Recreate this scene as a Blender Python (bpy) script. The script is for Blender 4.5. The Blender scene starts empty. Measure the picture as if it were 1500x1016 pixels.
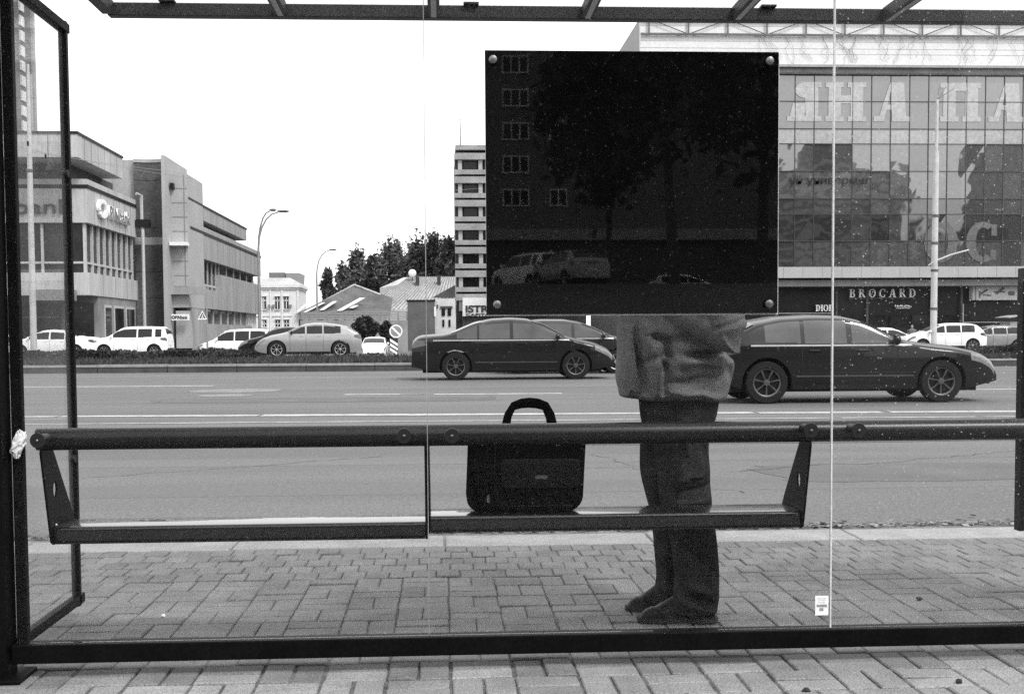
import bpy, math, random
import numpy as np
from math import sin, cos, pi, radians as R
from mathutils import Vector, Matrix
random.seed(7); rng = np.random.default_rng(7)
S = bpy.context.scene
C = S.collection

# ---------------------------------------------------------------- camera model (metres, X along the kerb, Y across the road)
FPX, PSI, TH, RHO, CH = 1800.0, R(3.2), R(3.0), R(0.35), 1.0
SHP = FPX*math.tan(TH) - 20
FW = Vector((sin(PSI)*cos(TH), cos(PSI)*cos(TH), -sin(TH)))
R0 = Vector((cos(PSI), -sin(PSI), 0)); U0 = R0.cross(FW)
UP = U0*cos(RHO) + R0*sin(RHO); RT = R0*cos(RHO) - U0*sin(RHO)
def ray(px, py):
    return FW + RT*((px-750)/FPX) + UP*(-(py-508-SHP)/FPX)
def at(px, py, Y):
    d = ray(px, py); t = Y/d.y
    return Vector((d.x*t, Y, CH+d.z*t))
def gnd(px, py, z=0.0):
    d = ray(px, py); t = (z-CH)/d.z
    return Vector((d.x*t, d.y*t, z))
def X_(px, Y, py=470): return at(px, py, Y).x
def Z_(px, py, Y): return at(px, py, Y).z

cam = bpy.data.cameras.new('camera'); co = bpy.data.objects.new('camera', cam); C.objects.link(co)
cam.sensor_width = 36; cam.lens = FPX/1500*36; cam.shift_y = SHP/1500
cam.clip_start = 0.05; cam.clip_end = 6000
M = Matrix((RT, UP, -FW)).transposed().to_4x4(); M.translation = (0, 0, CH); co.matrix_world = M
S.camera = co

# ---------------------------------------------------------------- materials
def NT(name):
    m = bpy.data.materials.new(name); m.use_nodes = True
    nt = m.node_tree; nt.nodes.clear()
    out = nt.nodes.new('ShaderNodeOutputMaterial')
    return m, nt, out
def node(nt, t, **kw):
    n = nt.nodes.new(t)
    for k, v in kw.items():
        if k in n.inputs: n.inputs[k].default_value = v
        else: setattr(n, k, v)
    return n
def g3(v): return (v, v, v, 1)
def mat(name, base, rough=.6, var=.25, scale=6.0, fine=60.0, finevar=.15, bump=0.0, spec=.25, metal=0.0, coat=0.0,
        attr=None, stretch=None, emit=None):
    m, nt, out = NT(name); L = nt.links.new
    b = node(nt, 'ShaderNodeBsdfPrincipled', Roughness=rough, Metallic=metal)
    b.inputs['Specular IOR Level'].default_value = spec
    b.inputs['Coat Weight'].default_value = coat; b.inputs['Coat Roughness'].default_value = .06
    tc = node(nt, 'ShaderNodeTexCoord'); src = tc.outputs['Object']
    if stretch:
        mp = node(nt, 'ShaderNodeMapping'); mp.inputs['Scale'].default_value = stretch
        L(src, mp.inputs['Vector']); src = mp.outputs[0]
    n1 = node(nt, 'ShaderNodeTexNoise', Scale=scale, Detail=5.0, Roughness=.6); L(src, n1.inputs['Vector'])
    n2 = node(nt, 'ShaderNodeTexNoise', Scale=fine, Detail=2.0); L(src, n2.inputs['Vector'])
    r1 = node(nt, 'ShaderNodeMapRange'); r1.inputs[1].default_value = .3; r1.inputs[2].default_value = .7
    r1.inputs[3].default_value = 1-var; r1.inputs[4].default_value = 1+var
    r2 = node(nt, 'ShaderNodeMapRange'); r2.inputs[1].default_value = .3; r2.inputs[2].default_value = .7
    r2.inputs[3].default_value = 1-finevar; r2.inputs[4].default_value = 1+finevar
    L(n1.outputs[0], r1.inputs[0]); L(n2.outputs[0], r2.inputs[0])
    mu = node(nt, 'ShaderNodeMath', operation='MULTIPLY'); L(r1.outputs[0], mu.inputs[0]); L(r2.outputs[0], mu.inputs[1])
    mb = node(nt, 'ShaderNodeMath', operation='MULTIPLY'); L(mu.outputs[0], mb.inputs[0]); mb.inputs[1].default_value = base
    val = mb.outputs[0]
    if attr:
        a = node(nt, 'ShaderNodeAttribute', attribute_name=attr)
        m2 = node(nt, 'ShaderNodeMath', operation='MULTIPLY'); L(val, m2.inputs[0]); L(a.outputs['Fac'], m2.inputs[1]); val = m2.outputs[0]
    L(val, b.inputs['Base Color'])
    if bump:
        bp = node(nt, 'ShaderNodeBump', Strength=bump, Distance=.01); L(n2.outputs[0], bp.inputs['Height']); L(bp.outputs[0], b.inputs['Normal'])
    if emit:
        b.inputs['Emission Color'].default_value = g3(1); b.inputs['Emission Strength'].default_value = emit
    L(b.outputs[0], out.inputs[0])
    return m
def glass_mat(name, veil, speck, scale, refl=1.0):
    """clear pane: fresnel mirror over straight transmission, with real dust and dried drops lying on it"""
    m, nt, out = NT(name); L = nt.links.new
    tr = node(nt, 'ShaderNodeBsdfTransparent', Color=g3(.965)); gl = node(nt, 'ShaderNodeBsdfGlossy', Color=g3(refl), Roughness=.01)
    fr = node(nt, 'ShaderNodeFresnel'); ge = node(nt, 'ShaderNodeNewGeometry'); io = node(nt, 'ShaderNodeMapRange')
    io.inputs[3].default_value = 1.17; io.inputs[4].default_value = 1/1.17; L(ge.outputs['Backfacing'], io.inputs[0]); L(io.outputs[0], fr.inputs['IOR'])
    mx = node(nt, 'ShaderNodeMixShader'); L(fr.outputs[0], mx.inputs[0]); L(tr.outputs[0], mx.inputs[1]); L(gl.outputs[0], mx.inputs[2])
    tc = node(nt, 'ShaderNodeTexCoord')
    big = node(nt, 'ShaderNodeTexNoise', Scale=1.6, Detail=4.0); L(tc.outputs['Object'], big.inputs[0])
    n = node(nt, 'ShaderNodeTexNoise', Scale=scale, Detail=1.0); L(tc.outputs['Object'], n.inputs[0])
    vo = node(nt, 'ShaderNodeTexVoronoi', Scale=scale*.45); L(tc.outputs['Object'], vo.inputs[0])
    sp = node(nt, 'ShaderNodeSeparateColor'); L(vo.outputs['Color'], sp.inputs[0])
    pw = node(nt, 'ShaderNodeMath', operation='POWER'); L(sp.outputs[0], pw.inputs[0]); pw.inputs[1].default_value = 12.0
    rad = node(nt, 'ShaderNodeMath', operation='MULTIPLY'); L(pw.outputs[0], rad.inputs[0]); rad.inputs[1].default_value = .46
    sb = node(nt, 'ShaderNodeMath', operation='SUBTRACT'); L(rad.outputs[0], sb.inputs[0]); L(vo.outputs[0], sb.inputs[1])
    dots = node(nt, 'ShaderNodeMapRange'); L(sb.outputs[0], dots.inputs[0])
    for i, v in ((1, 0), (2, .06), (3, 0), (4, 1)): dots.inputs[i].default_value = v
    pick = node(nt, 'ShaderNodeMapRange'); L(n.outputs[0], pick.inputs[0])
    for i, v in ((1, .42), (2, .70), (3, 0), (4, speck)): pick.inputs[i].default_value = v
    dm = node(nt, 'ShaderNodeMath', operation='MULTIPLY'); L(dots.outputs[0], dm.inputs[0]); L(pick.outputs[0], dm.inputs[1])
    patch = node(nt, 'ShaderNodeMapRange'); L(big.outputs[0], patch.inputs[0])
    for i, v in ((1, .35), (2, .7), (3, veil*.5), (4, veil*1.5)): patch.inputs[i].default_value = v
    ad = node(nt, 'ShaderNodeMath', operation='ADD', use_clamp=True); L(dm.outputs[0], ad.inputs[0]); L(patch.outputs[0], ad.inputs[1])
    df = node(nt, 'ShaderNodeBsdfDiffuse', Color=g3(.75)); tl = node(nt, 'ShaderNodeBsdfTranslucent', Color=g3(.75))
    dd = node(nt, 'ShaderNodeMixShader'); dd.inputs[0].default_value = .5; L(df.outputs[0], dd.inputs[1]); L(tl.outputs[0], dd.inputs[2])
    m2 = node(nt, 'ShaderNodeMixShader'); L(ad.outputs[0], m2.inputs[0]); L(mx.outputs[0], m2.inputs[1]); L(dd.outputs[0], m2.inputs[2])
    L(m2.outputs[0], out.inputs[0])
    return m
def mirror_mat(name, base, refl, rough=.03, wob=.06, tint=1.0, panes=False):
    """coated curtain-wall glass: dark body, partial mirror, slightly wavy panes"""
    m, nt, out = NT(name); L = nt.links.new
    tc = node(nt, 'ShaderNodeTexCoord')
    n = node(nt, 'ShaderNodeTexNoise', Scale=.35, Detail=2.0); L(tc.outputs['Object'], n.inputs[0])
    bp = node(nt, 'ShaderNodeBump', Strength=wob, Distance=.15); L(n.outputs[0], bp.inputs['Height'])
    n2 = node(nt, 'ShaderNodeTexNoise', Scale=3.0, Detail=8.0, Roughness=.8); L(tc.outputs['Object'], n2.inputs[0])
    mr = node(nt, 'ShaderNodeMapRange'); L(n2.outputs[0], mr.inputs[0])
    for i, v in ((1, .3), (2, .7), (3, base*.5), (4, base*1.5)): mr.inputs[i].default_value = v
    df = node(nt, 'ShaderNodeBsdfDiffuse')
    if panes:
        a = node(nt, 'ShaderNodeAttribute', attribute_name='tone'); mu = node(nt, 'ShaderNodeMath', operation='MULTIPLY')
        L(mr.outputs[0], mu.inputs[0]); L(a.outputs['Fac'], mu.inputs[1]); L(mu.outputs[0], df.inputs[0])
    else: L(mr.outputs[0], df.inputs[0])
    gl = node(nt, 'ShaderNodeBsdfGlossy', Color=g3(tint), Roughness=rough); L(bp.outputs[0], gl.inputs['Normal'])
    mx = node(nt, 'ShaderNodeMixShader'); mx.inputs[0].default_value = refl
    L(df.outputs[0], mx.inputs[1]); L(gl.outputs[0], mx.inputs[2]); L(mx.outputs[0], out.inputs[0])
    return m
def leaf_mat(name, lo, hi):
    m, nt, out = NT(name); L = nt.links.new
    a = node(nt, 'ShaderNodeAttribute', attribute_name='tone')
    mr = node(nt, 'ShaderNodeMapRange'); L(a.outputs['Fac'], mr.inputs[0]); mr.inputs[3].default_value = lo; mr.inputs[4].default_value = hi
    df = node(nt, 'ShaderNodeBsdfDiffuse'); L(mr.outputs[0], df.inputs[0])
    tl = node(nt, 'ShaderNodeBsdfTranslucent'); L(mr.outputs[0], tl.inputs[0])
    mx = node(nt, 'ShaderNodeMixShader'); mx.inputs[0].default_value = .25
    L(df.outputs[0], mx.inputs[1]); L(tl.outputs[0], mx.inputs[2]); L(mx.outputs[0], out.inputs[0])
    return m

# ---------------------------------------------------------------- mesh builder
class MB:
    def __init__(s): s.v = []; s.f = []; s.mi = []
    def add(s, vs, fs, mi=0):
        o = len(s.v); s.v += [tuple(v) for v in vs]; s.f += [tuple(i+o for i in f) for f in fs]; s.mi += [mi]*len(fs); return s
    def box(s, x0, x1, y0, y1, z0, z1, mi=0):
        return s.add([(x0,y0,z0),(x1,y0,z0),(x1,y1,z0),(x0,y1,z0),(x0,y0,z1),(x1,y0,z1),(x1,y1,z1),(x0,y1,z1)],
              [(0,3,2,1),(4,5,6,7),(0,1,5,4),(1,2,6,5),(2,3,7,6),(3,0,4,7)], mi)
    def prism(s, poly, a, b, axis='y', mi=0):
        """poly of 2D points extruded from a to b along axis; y: (x,z), x: (y,z), z: (x,y)"""
        def P(p, t): return {'y': (p[0],t,p[1]), 'x': (t,p[0],p[1]), 'z': (p[0],p[1],t)}[axis]
        n = len(poly)
        return s.add([P(p,a) for p in poly]+[P(p,b) for p in poly],
              [tuple(range(n))[::-1], tuple(range(n,2*n))]+[(i,(i+1)%n,n+(i+1)%n,n+i) for i in range(n)], mi)
    def tube(s, pts, r, n=10, mi=0, cap=True):
        pts = [Vector(p) for p in pts]; rr = r if hasattr(r,'__len__') else [r]*len(pts)
        vs = []; fs = []; up = None
        for i, p in enumerate(pts):
            d = (pts[min(i+1,len(pts)-1)]-pts[max(i-1,0)]).normalized()
            if up is None: up = Vector((0,0,1)) if abs(d.z) < .9 else Vector((1,0,0))
            a = d.cross(up).normalized(); b = a.cross(d); up = b
            vs += [p+a*(rr[i]*cos(2*pi*k/n))+b*(rr[i]*sin(2*pi*k/n)) for k in range(n)]
        for i in range(len(pts)-1):
            fs += [(i*n+k, i*n+(k+1)%n, (i+1)*n+(k+1)%n, (i+1)*n+k) for k in range(n)]
        if cap: fs += [tuple(range(n))[::-1], tuple(range((len(pts)-1)*n, len(pts)*n))]
        return s.add(vs, fs, mi)
    def lathe(s, prof, c, axis='y', n=24, mi=0, cap=True):
        """prof: (radius, offset along axis)"""
        vs = []
        for (r, t) in prof:
            for k in range(n):
                a, b = r*cos(2*pi*k/n), r*sin(2*pi*k/n)
                q = {'y': (a,t,b), 'z': (a,b,t), 'x': (t,a,b)}[axis]
                vs.append((c[0]+q[0], c[1]+q[1], c[2]+q[2]))
        fs = [(i*n+k, i*n+(k+1)%n, (i+1)*n+(k+1)%n, (i+1)*n+k) for i in range(len(prof)-1) for k in range(n)]
        if cap: fs += [tuple(range(n)), tuple(range((len(prof)-1)*n, len(prof)*n))]
        return s.add(vs, fs, mi)
    def rings(s, rs, mi=0, cap=True):
        n = len(rs[0]); vs = [p for r in rs for p in r]
        fs = [(i*n+k, i*n+(k+1)%n, (i+1)*n+(k+1)%n, (i+1)*n+k) for i in range(len(rs)-1) for k in range(n)]
        if cap: fs += [tuple(range(n))[::-1], tuple(range((len(rs)-1)*n, len(rs)*n))]
        return s.add(vs, fs, mi)
    def grid(s, P, mi=0):
        n = len(P[0]); vs = [p for r in P for p in r]
        return s.add(vs, [(i*n+k, i*n+k+1, (i+1)*n+k+1, (i+1)*n+k) for i in range(len(P)-1) for k in range(n-1)], mi)
    def build(s, name, m, parent=None, smooth=None, bevel=0, origin=None):
        off = OFF.get(parent, Vector()) if parent else Vector(origin or (0,0,0))
        me = bpy.data.meshes.new(name)
        me.from_pydata([(v[0]-off[0], v[1]-off[1], v[2]-off[2]) for v in s.v], [], s.f)
        for q in (m if isinstance(m,(list,tuple)) else [m]): me.materials.append(q)
        if any(s.mi): me.polygons.foreach_set('material_index', s.mi)
        me.validate(); me.update()
        import bmesh
        bm = bmesh.new(); bm.from_mesh(me); bmesh.ops.recalc_face_normals(bm, faces=bm.faces); bm.to_mesh(me); bm.free()
        if smooth:
            me.polygons.foreach_set('use_smooth', [True]*len(me.polygons)); me.set_sharp_from_angle(angle=R(smooth))
        o = bpy.data.objects.new(name, me); C.objects.link(o)
        if parent: o.parent = parent; OFF[o] = off
        else: o.location = off
        if bevel:
            b = o.modifiers.new('bevel','BEVEL'); b.width = bevel; b.segments = 2; b.limit_method = 'ANGLE'; b.angle_limit = R(40)
        return o
OFF = {}
def tag(o, label=None, cat=None, group=None, kind=None):
    if label: o['label'] = label
    if cat: o['category'] = cat
    if group: o['group'] = group
    if kind: o['kind'] = kind
    return o
def thing(name, label, cat, loc=(0,0,0), group=None, local=False):
    o = bpy.data.objects.new(name, None); C.objects.link(o); o.location = loc; o.empty_display_size = .2
    OFF[o] = Vector((0,0,0)) if local else Vector(loc)
    return tag(o, label, cat, group)
def copy_tree(o, parent=None):
    c = o.copy(); C.objects.link(c); c.parent = parent
    for ch in list(o.children): copy_tree(ch, c)
    return c
def tone_attr(o, vals):
    a = o.data.attributes.new('tone', 'FLOAT', 'FACE'); a.data.foreach_set('value', list(vals))

# ---------------------------------------------------------------- lettering from strokes (serif) and the built-in face (sans)
def arcpts(cx, cy, rx, ry, a0, a1, n=14):
    return [(cx+rx*cos(R(a0+(a1-a0)*i/n)), cy+ry*sin(R(a0+(a1-a0)*i/n))) for i in range(n+1)]
def arcseg(cx, cy, rx, ry, a0, a1, tx, ty):
    o = arcpts(cx,cy,rx,ry,a0,a1); i = arcpts(cx,cy,rx-tx,ry-ty,a0,a1)
    return [[o[k],o[k+1],i[k+1],i[k]] for k in range(len(o)-1)]
def rc(x0,y0,x1,y1): return [(x0,y0),(x1,y0),(x1,y1),(x0,y1)]
def glyph(c, t, h):
    c = "A" if c == "А" else c
    """quads of one slab-serif capital, unit height; t thick stem, h hairline"""
    se = lambda x0,x1,y: [rc(x0-.07,y,x1+.07,y+h)]
    st = lambda x0: [rc(x0,0,x0+t,1)]+se(x0,x0+t,0)+se(x0,x0+t,1-h)
    mirror = lambda qs, w: [[(w-x,y) for x,y in q] for q in qs]
    if c == 'I': return st(.07), t+.14
    if c == 'B': return st(.07)+[rc(.07+t,1-h,.38,1),rc(.07+t,.5,.38,.5+h),rc(.07+t,0,.4,h)]+arcseg(.37,.75+h/2,.25,.25-h/2+.0,-90,90,t*.9,h)+arcseg(.38,.25+h/4,.28,.25+h/4,-90,90,t*.95,h), .72
    if c == 'D': return st(.07)+[rc(.07+t,1-h,.36,1),rc(.07+t,0,.36,h)]+arcseg(.34,.5,.42,.5,-90,90,t,h), .84
    if c == 'R': return st(.07)+[rc(.07+t,1-h,.38,1),rc(.07+t,.46,.38,.46+h)]+arcseg(.36,.73+h/2,.26,.27-h/2,-90,90,t*.9,h)+[[(.34,.46),(.34+t*1.1,.46),(.78,0),(.78-t*1.15,0)]]+se(.66,.74,0), .82
    if c == 'O': return arcseg(.45,.5,.43,.52,0,360,t*.95,h), .9
    if c == 'C': return arcseg(.45,.5,.43,.52,55,305,t*.95,h)+[rc(.66,.66,.66+h,.95),rc(.64,.05,.64+h,.3)], .8
    if c == 'A': return [[(.1,0),(.1+h*1.2,0),(.46,1),(.4,1)],[(.4,1),(.4+t*1.1,1),(.8,0),(.8-t*1.15,0)],rc(.22,.3,.62,.3+h)]+se(.08,.18,0)+se(.62,.8,0), .9
    if c == 'П': return st(.07)+st(.6)+[rc(.07+t,1-h*1.6,.6,1)], .74+t
    if c == 'Н': return st(.07)+st(.6)+[rc(.07+t,.46,.6,.46+h*1.6)], .74+t
    if c == 'Я':
        q, w = glyph('R', t, h); return mirror(q, w), w
    return [], .4
def serif_text(word, t=.16, h=.05, gap=.12):
    qs = []; x = 0
    for c in word:
        if c == ' ': x += .55; continue
        g, w = glyph(c, t, h); qs += [[(px+x,py) for px,py in q] for q in g]; x += w+gap
    return qs, x-gap
def put_text(qs, w, O, ux, uz, nrm, width, height, depth, name, m, parent):
    """lay glyph quads on a plane: O lower-left corner, ux/uz unit axes, nrm outward"""
    b = MB()
    for i, q in enumerate(qs):
        ps = [O+ux*(p[0]/w*width)+uz*(p[1]*height) for p in q]; d_ = depth*(1+(.35 if len(qs) > 0 else 0)*((i*7) % 11)/11)
        b.add(ps+[p+nrm*d_ for p in ps], [(3,2,1,0),(4,5,6,7),(0,1,5,4),(1,2,6,5),(2,3,7,6),(3,0,4,7)])
    return b.build(name, m, parent)
def sans_text(body, O, ux, uz, nrm, width, height, name, m, parent, bold=0.0, depth=.02):
    cu = bpy.data.curves.new(name, 'FONT'); cu.body = body; cu.size = 1; cu.extrude = .01; cu.offset = bold
    o = bpy.data.objects.new(name, cu); C.objects.link(o)
    bpy.context.view_layer.update()
    dg = bpy.context.evaluated_depsgraph_get()
    me = bpy.data.meshes.new_from_object(o.evaluated_get(dg))
    bpy.data.objects.remove(o)
    vs = np.array([v.co[:] for v in me.vertices])
    if len(vs) == 0: return None
    lo = vs.min(0); sp = vs.max(0)-lo; sp[2] = max(sp[2], 1e-6)
    off = OFF.get(parent, Vector())
    for v in me.vertices:
        a, b, c = (v.co.x-lo[0])/sp[0], (v.co.y-lo[1])/sp[1], (v.co.z-lo[2])/sp[2]
        v.co = O+ux*(a*width)+uz*(b*height)+nrm*(c*depth)-off
    me.materials.clear(); me.materials.append(m)
    o = bpy.data.objects.new(name, me); C.objects.link(o); o.parent = parent; OFF[o] = off
    return o
VX, VY, VZ = Vector((1,0,0)), Vector((0,1,0)), Vector((0,0,1))

# ---------------------------------------------------------------- palette (a black-and-white photograph: everything is grey)
BLK = mat('black_paint', .0035, .45, .3, 8, 90, .3, .05, spec=.06)
BLKT = mat('black_tube', .009, .30, .25, 5, 120, .2, .03, spec=.3)
SEAT = mat('seat_paint', .007, .3, .3, 7, 140, .25, .03, spec=.2, coat=.8)
BLKB = mat('roof_paint', .03, .5, .25, 6, 120, .4, .1)
DARK = mat('dark_plastic', .010, .5, spec=.25)
RUBR = mat('rubber', .010, .8, spec=.2)
STEEL = mat('steel', .16, .35, .1, metal=.9)
ALU = mat('aluminium', .38, .4, .1, metal=.6)
WHITE = mat('white_paint', .75, .5, .08)
PLATE = mat('number_plate', .65, .5, .2, 60)
LAMPG = mat('lamp_glass', .16, .08, .3, 20, coat=1)
TAIL = mat('tail_glass', .06, .1, .3, 20, coat=1)
CGLL = mat('tinted_car_glass', .05, .05, .4, 2, spec=.5)
CGLS = mat('car_glass', .008, .03, .3, 3, spec=.35)
BGLS = mat('window_glass', .016, .08, .6, .6, 4, .4, spec=.25)
# ---------------------------------------------------------------- light: an overcast white sky
w = bpy.data.worlds.new('World'); S.world = w; w.use_nodes = True
nt = w.node_tree; nt.nodes.clear()
SUN_EL, SUN_AZ = R(50), R(142)         # azimuth measured from +Y towards +X
sky = nt.nodes.new('ShaderNodeTexSky'); sky.sky_type = 'NISHITA'; sky.sun_disc = False
sky.sun_elevation = SUN_EL; sky.sun_rotation = SUN_AZ; sky.air_density = 2.0; sky.dust_density = 6.0; sky.ozone_density = 1.0
bw = nt.nodes.new('ShaderNodeRGBToBW'); bg = nt.nodes.new('ShaderNodeBackground'); wo = nt.nodes.new('ShaderNodeOutputWorld')
bg.inputs['Strength'].default_value = .15
nt.links.new(sky.outputs[0], bw.inputs[0]); cl = nt.nodes.new('ShaderNodeMath'); cl.operation = 'MULTIPLY_ADD'; cl.inputs[1].default_value = .30; cl.inputs[2].default_value = 6.0   # cloud cover evens the sky out
nt.links.new(bw.outputs[0], cl.inputs[0]); nt.links.new(cl.outputs[0], bg.inputs[0]); nt.links.new(bg.outputs[0], wo.inputs[0])
sl = bpy.data.lights.new('sun', 'SUN'); sl.energy = 1.5; sl.angle = R(12); sl.color = (1, 1, 1)
so = bpy.data.objects.new('sun', sl); C.objects.link(so)
sd = Vector((sin(SUN_AZ)*cos(SUN_EL), cos(SUN_AZ)*cos(SUN_EL), sin(SUN_EL)))
so.rotation_euler = sd.to_track_quat('Z', 'Y').to_euler(); so.location = sd*50
vs = S.view_settings; vs.view_transform = 'Standard'; vs.look = 'None'; vs.exposure = 0.75; vs.gamma = 1
S.cycles.use_denoising = False
S.cycles.max_bounces = 8; S.cycles.transparent_max_bounces = 16; S.cycles.caustics_reflective = False; S.cycles.caustics_refractive = False

# ---------------------------------------------------------------- ground, road, pavement
def sheet(name, x0, x1, y0, y1, z, m, nx=1, ny=1):
    b = MB(); b.grid([[(x0+(x1-x0)*i/nx, y0+(y1-y0)*j/ny, z) for i in range(nx+1)] for j in range(ny+1)])
    return tag(b.build(name, m), kind='structure')
ASPH = mat('asphalt', .125, .8, .16, .5, 240, .6, .6, stretch=(.22, 1, 1))
ASPH2 = mat('asphalt_lot', .13, .8, .25, .4, 120, .3)
SOIL = mat('soil', .05, .9, .3, 3)
PAVE = mat('concrete_pavers', .145, .75, .22, 5.0, 170, .35, .5, attr='tone')
JOINT = mat('joint_sand', .10, .9, .5, 9, 90, .4)
KERB = mat('kerb_concrete', .25, .8, .2, 4, 120, .25, .2)
KERBD = mat('kerb_dark', .06, .8, .3, 2, 60, .3, .2)
PAINT = mat('road_paint', .37, .6, .35, 5, 160, .4)
sheet('ground', -1500, 1500, -600, 3000, -.95, ASPH2)
b = MB(); b.grid([[(x, y, z) for x in (-300, 300)] for y, z in ((-170,2.8),(-38,2.8),(-18,-.12),(5.75,-.12))]); tag(b.build('back_street', mat('dark_asphalt', .05, .85, .25, .4, 120, .3)), kind='structure')
sheet('road', -300, 300, 6.14, 36.6, -.08, ASPH)
sheet('pavement_bed', -14, 16, -3, 5.75, -.007, JOINT)
# the separate paving blocks: basket weave, then soldier courses along the kerb
b = MB(); tones = []
def brick(x0, x1, y0, y1):
    g = .0021 if y1 > 3.85 else .0042; x0 += g; x1 -= g; y0 += g; y1 -= g; c = .004
    z = random.gauss(0, .0018); tx, ty = random.gauss(0, .008), random.gauss(0, .008)
    cx, cy = (x0+x1)/2, (y0+y1)/2
    zz = lambda x, y: z+(x-cx)*tx+(y-cy)*ty
    j = lambda: random.gauss(0, .0012)
    q = [(x0+j(),y0+j()),(x1+j(),y0+j()),(x1+j(),y1+j()),(x0+j(),y1+j())]
    vs_ = [(x,y,-.03) for x,y in q]+[(x,y,zz(x,y)-c) for x,y in q]+[(x+(c if i in (0,3) else -c),y+(c if i<2 else -c),zz(x,y)) for i,(x,y) in enumerate(q)]
    fs_ = []
    for k in range(4):
        n = (k+1)%4; fs_ += [(k,n,4+n,4+k),(4+k,4+n,8+n,8+k)]
    b.add(vs_, fs_+[(8,9,10,11)])
    t = max(.45, min(1.5, random.gauss(1, .055)))
    if random.random() < .03: t *= .85
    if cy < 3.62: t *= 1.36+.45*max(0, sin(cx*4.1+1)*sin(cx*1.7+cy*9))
    tones.extend([t]*9)
cs = .186; Y1 = 5.02
def brow(i, j):
    x0, y0 = -9.1+i*cs+random.gauss(0,.001), Y1-(j+1)*cs
    if (i+j) % 2:
        for k in (0,1): brick(x0+k*cs/2, x0+(k+1)*cs/2, y0, y0+cs)
    else:
        for k in (0,1): brick(x0, x0+cs, y0+k*cs/2, y0+(k+1)*cs/2)
for j in range(40):
    for i in range(102): brow(i, j)
for j in range(5):
    x = -9.1+random.random()*.1
    while x < 10:
        wd = .098
        brick(x, x+wd, Y1+.006+j*.145, Y1+.006+(j+1)*.145); x += wd
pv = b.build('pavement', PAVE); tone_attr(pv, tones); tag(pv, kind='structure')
b = MB(); x = -14.0
while x < 16:
    b.box(x+.004, x+.996, 5.755, 6.06+random.gauss(0,.003), -.2, .004+random.gauss(0,.003)); x += 1
tag(b.build('kerb', KERB, bevel=.012), kind='structure')
sheet('gutter', -14, 16, 6.06, 6.78, -.074, mat('gutter_dirt', .12, .9, .5, 6, 90, .5, .5))
# litter of leaves along the gutter
b = MB(); tn = []
for k in range(2600):
    x, y = random.uniform(-6, 7), 6.56+abs(random.gauss(0, .10)); a = random.uniform(0, pi); s = random.uniform(.008, .03)
    z = -.07+random.random()*.012
    ux, uy = Vector((cos(a),sin(a),random.uniform(-.3,.3)))*s, Vector((-sin(a),cos(a),random.uniform(-.3,.3)))*s*.6
    p = Vector((x,y,z)); b.add([p-ux, p+uy, p+ux, p-uy], [(0,1,2,3)]); tn.append(random.random())
lt = b.build('leaf_litter', leaf_mat('litter', .02, .35)); tone_attr(lt, tn); tag(lt, 'scatter of dry leaves and grit along the gutter by the kerb', 'leaf litter', kind='stuff')
RZP = -.0775
# painted lines
def line(name, p, q, wd, z=-.075):
    p, q = Vector(p), Vector(q); d = (q-p).normalized(); n = Vector((-d.y, d.x))*wd/2
    b = MB(); b.add([(p.x-n.x,p.y-n.y,z),(q.x-n.x,q.y-n.y,z),(q.x+n.x,q.y+n.y,z),(p.x+n.x,p.y+n.y,z)], [(0,1,2,3)])
    return tag(b.build(name, PAINT), kind='structure')
def pxline(name, x0, y0, x1, y1, wd):
    p, q = gnd(x0,y0,-.075), gnd(x1,y1,-.075); line(name, (p.x,p.y), (q.x,q.y), wd)
def ext(a, bb, t0, t1):
    p, q = gnd(*a,-.075), gnd(*bb,-.075); d = q-p; return (p+d*t0).xy, (p+d*t1).xy
def worn_line(name, a, c, t0, t1, wd, n):
    p, q = ext(a, c, t0, t1); p, q = Vector(p), Vector(q); u = 0.0
    while u < 1:
        l = random.uniform(.3, 1.6)/n; e = min(1, u+l); j = random.gauss(0,.012)
        line(name, (p.lerp(q,u).x, p.lerp(q,u).y+j), (p.lerp(q,e).x, p.lerp(q,e).y+j), wd*random.uniform(.75,1.05)); u = e+random.choice((0,0,.01,.03,.08))/n
worn_line('lane_line', (200,609), (1400,602.5), -.5, 1.5, .34, 14)
worn_line('bus_lane_line', (600,616.5), (1300,611), -1.2, 1.6, .11, 12)
TYRE = mat('tyre_polished_asphalt', .113, .7, .18, .6, 240, .5, .4, stretch=(.1, 1, 1))
for i, y in enumerate((8.6, 10.5, 12.6, 18.4, 20.3, 22.6, 24.3, 28.4, 30.2, 32.2, 34.0)):
    sheet('tyre_track', -120, 140, y-.32, y+.32, -.0793, TYRE)
for k in range(-4, 5):
    d0 = gnd(585,577.5,-.075); line('lane_dash', (d0.x+k*9.5, d0.y-.02*k), (d0.x+k*9.5+2.9, d0.y-.02*k-.1), .26)
    d0 = gnd(20,567,-.075); line('lane_dash', (d0.x+k*13.5, d0.y-.02*k), (d0.x+k*13.5+4.2, d0.y-.02*k-.1), .26)
    d0 = gnd(105,581,-.075); line('lane_dash', (d0.x+k*9.5-4.7, d0.y-.02*k), (d0.x+k*9.5-3.1, d0.y-.02*k-.1), .26)
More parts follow.
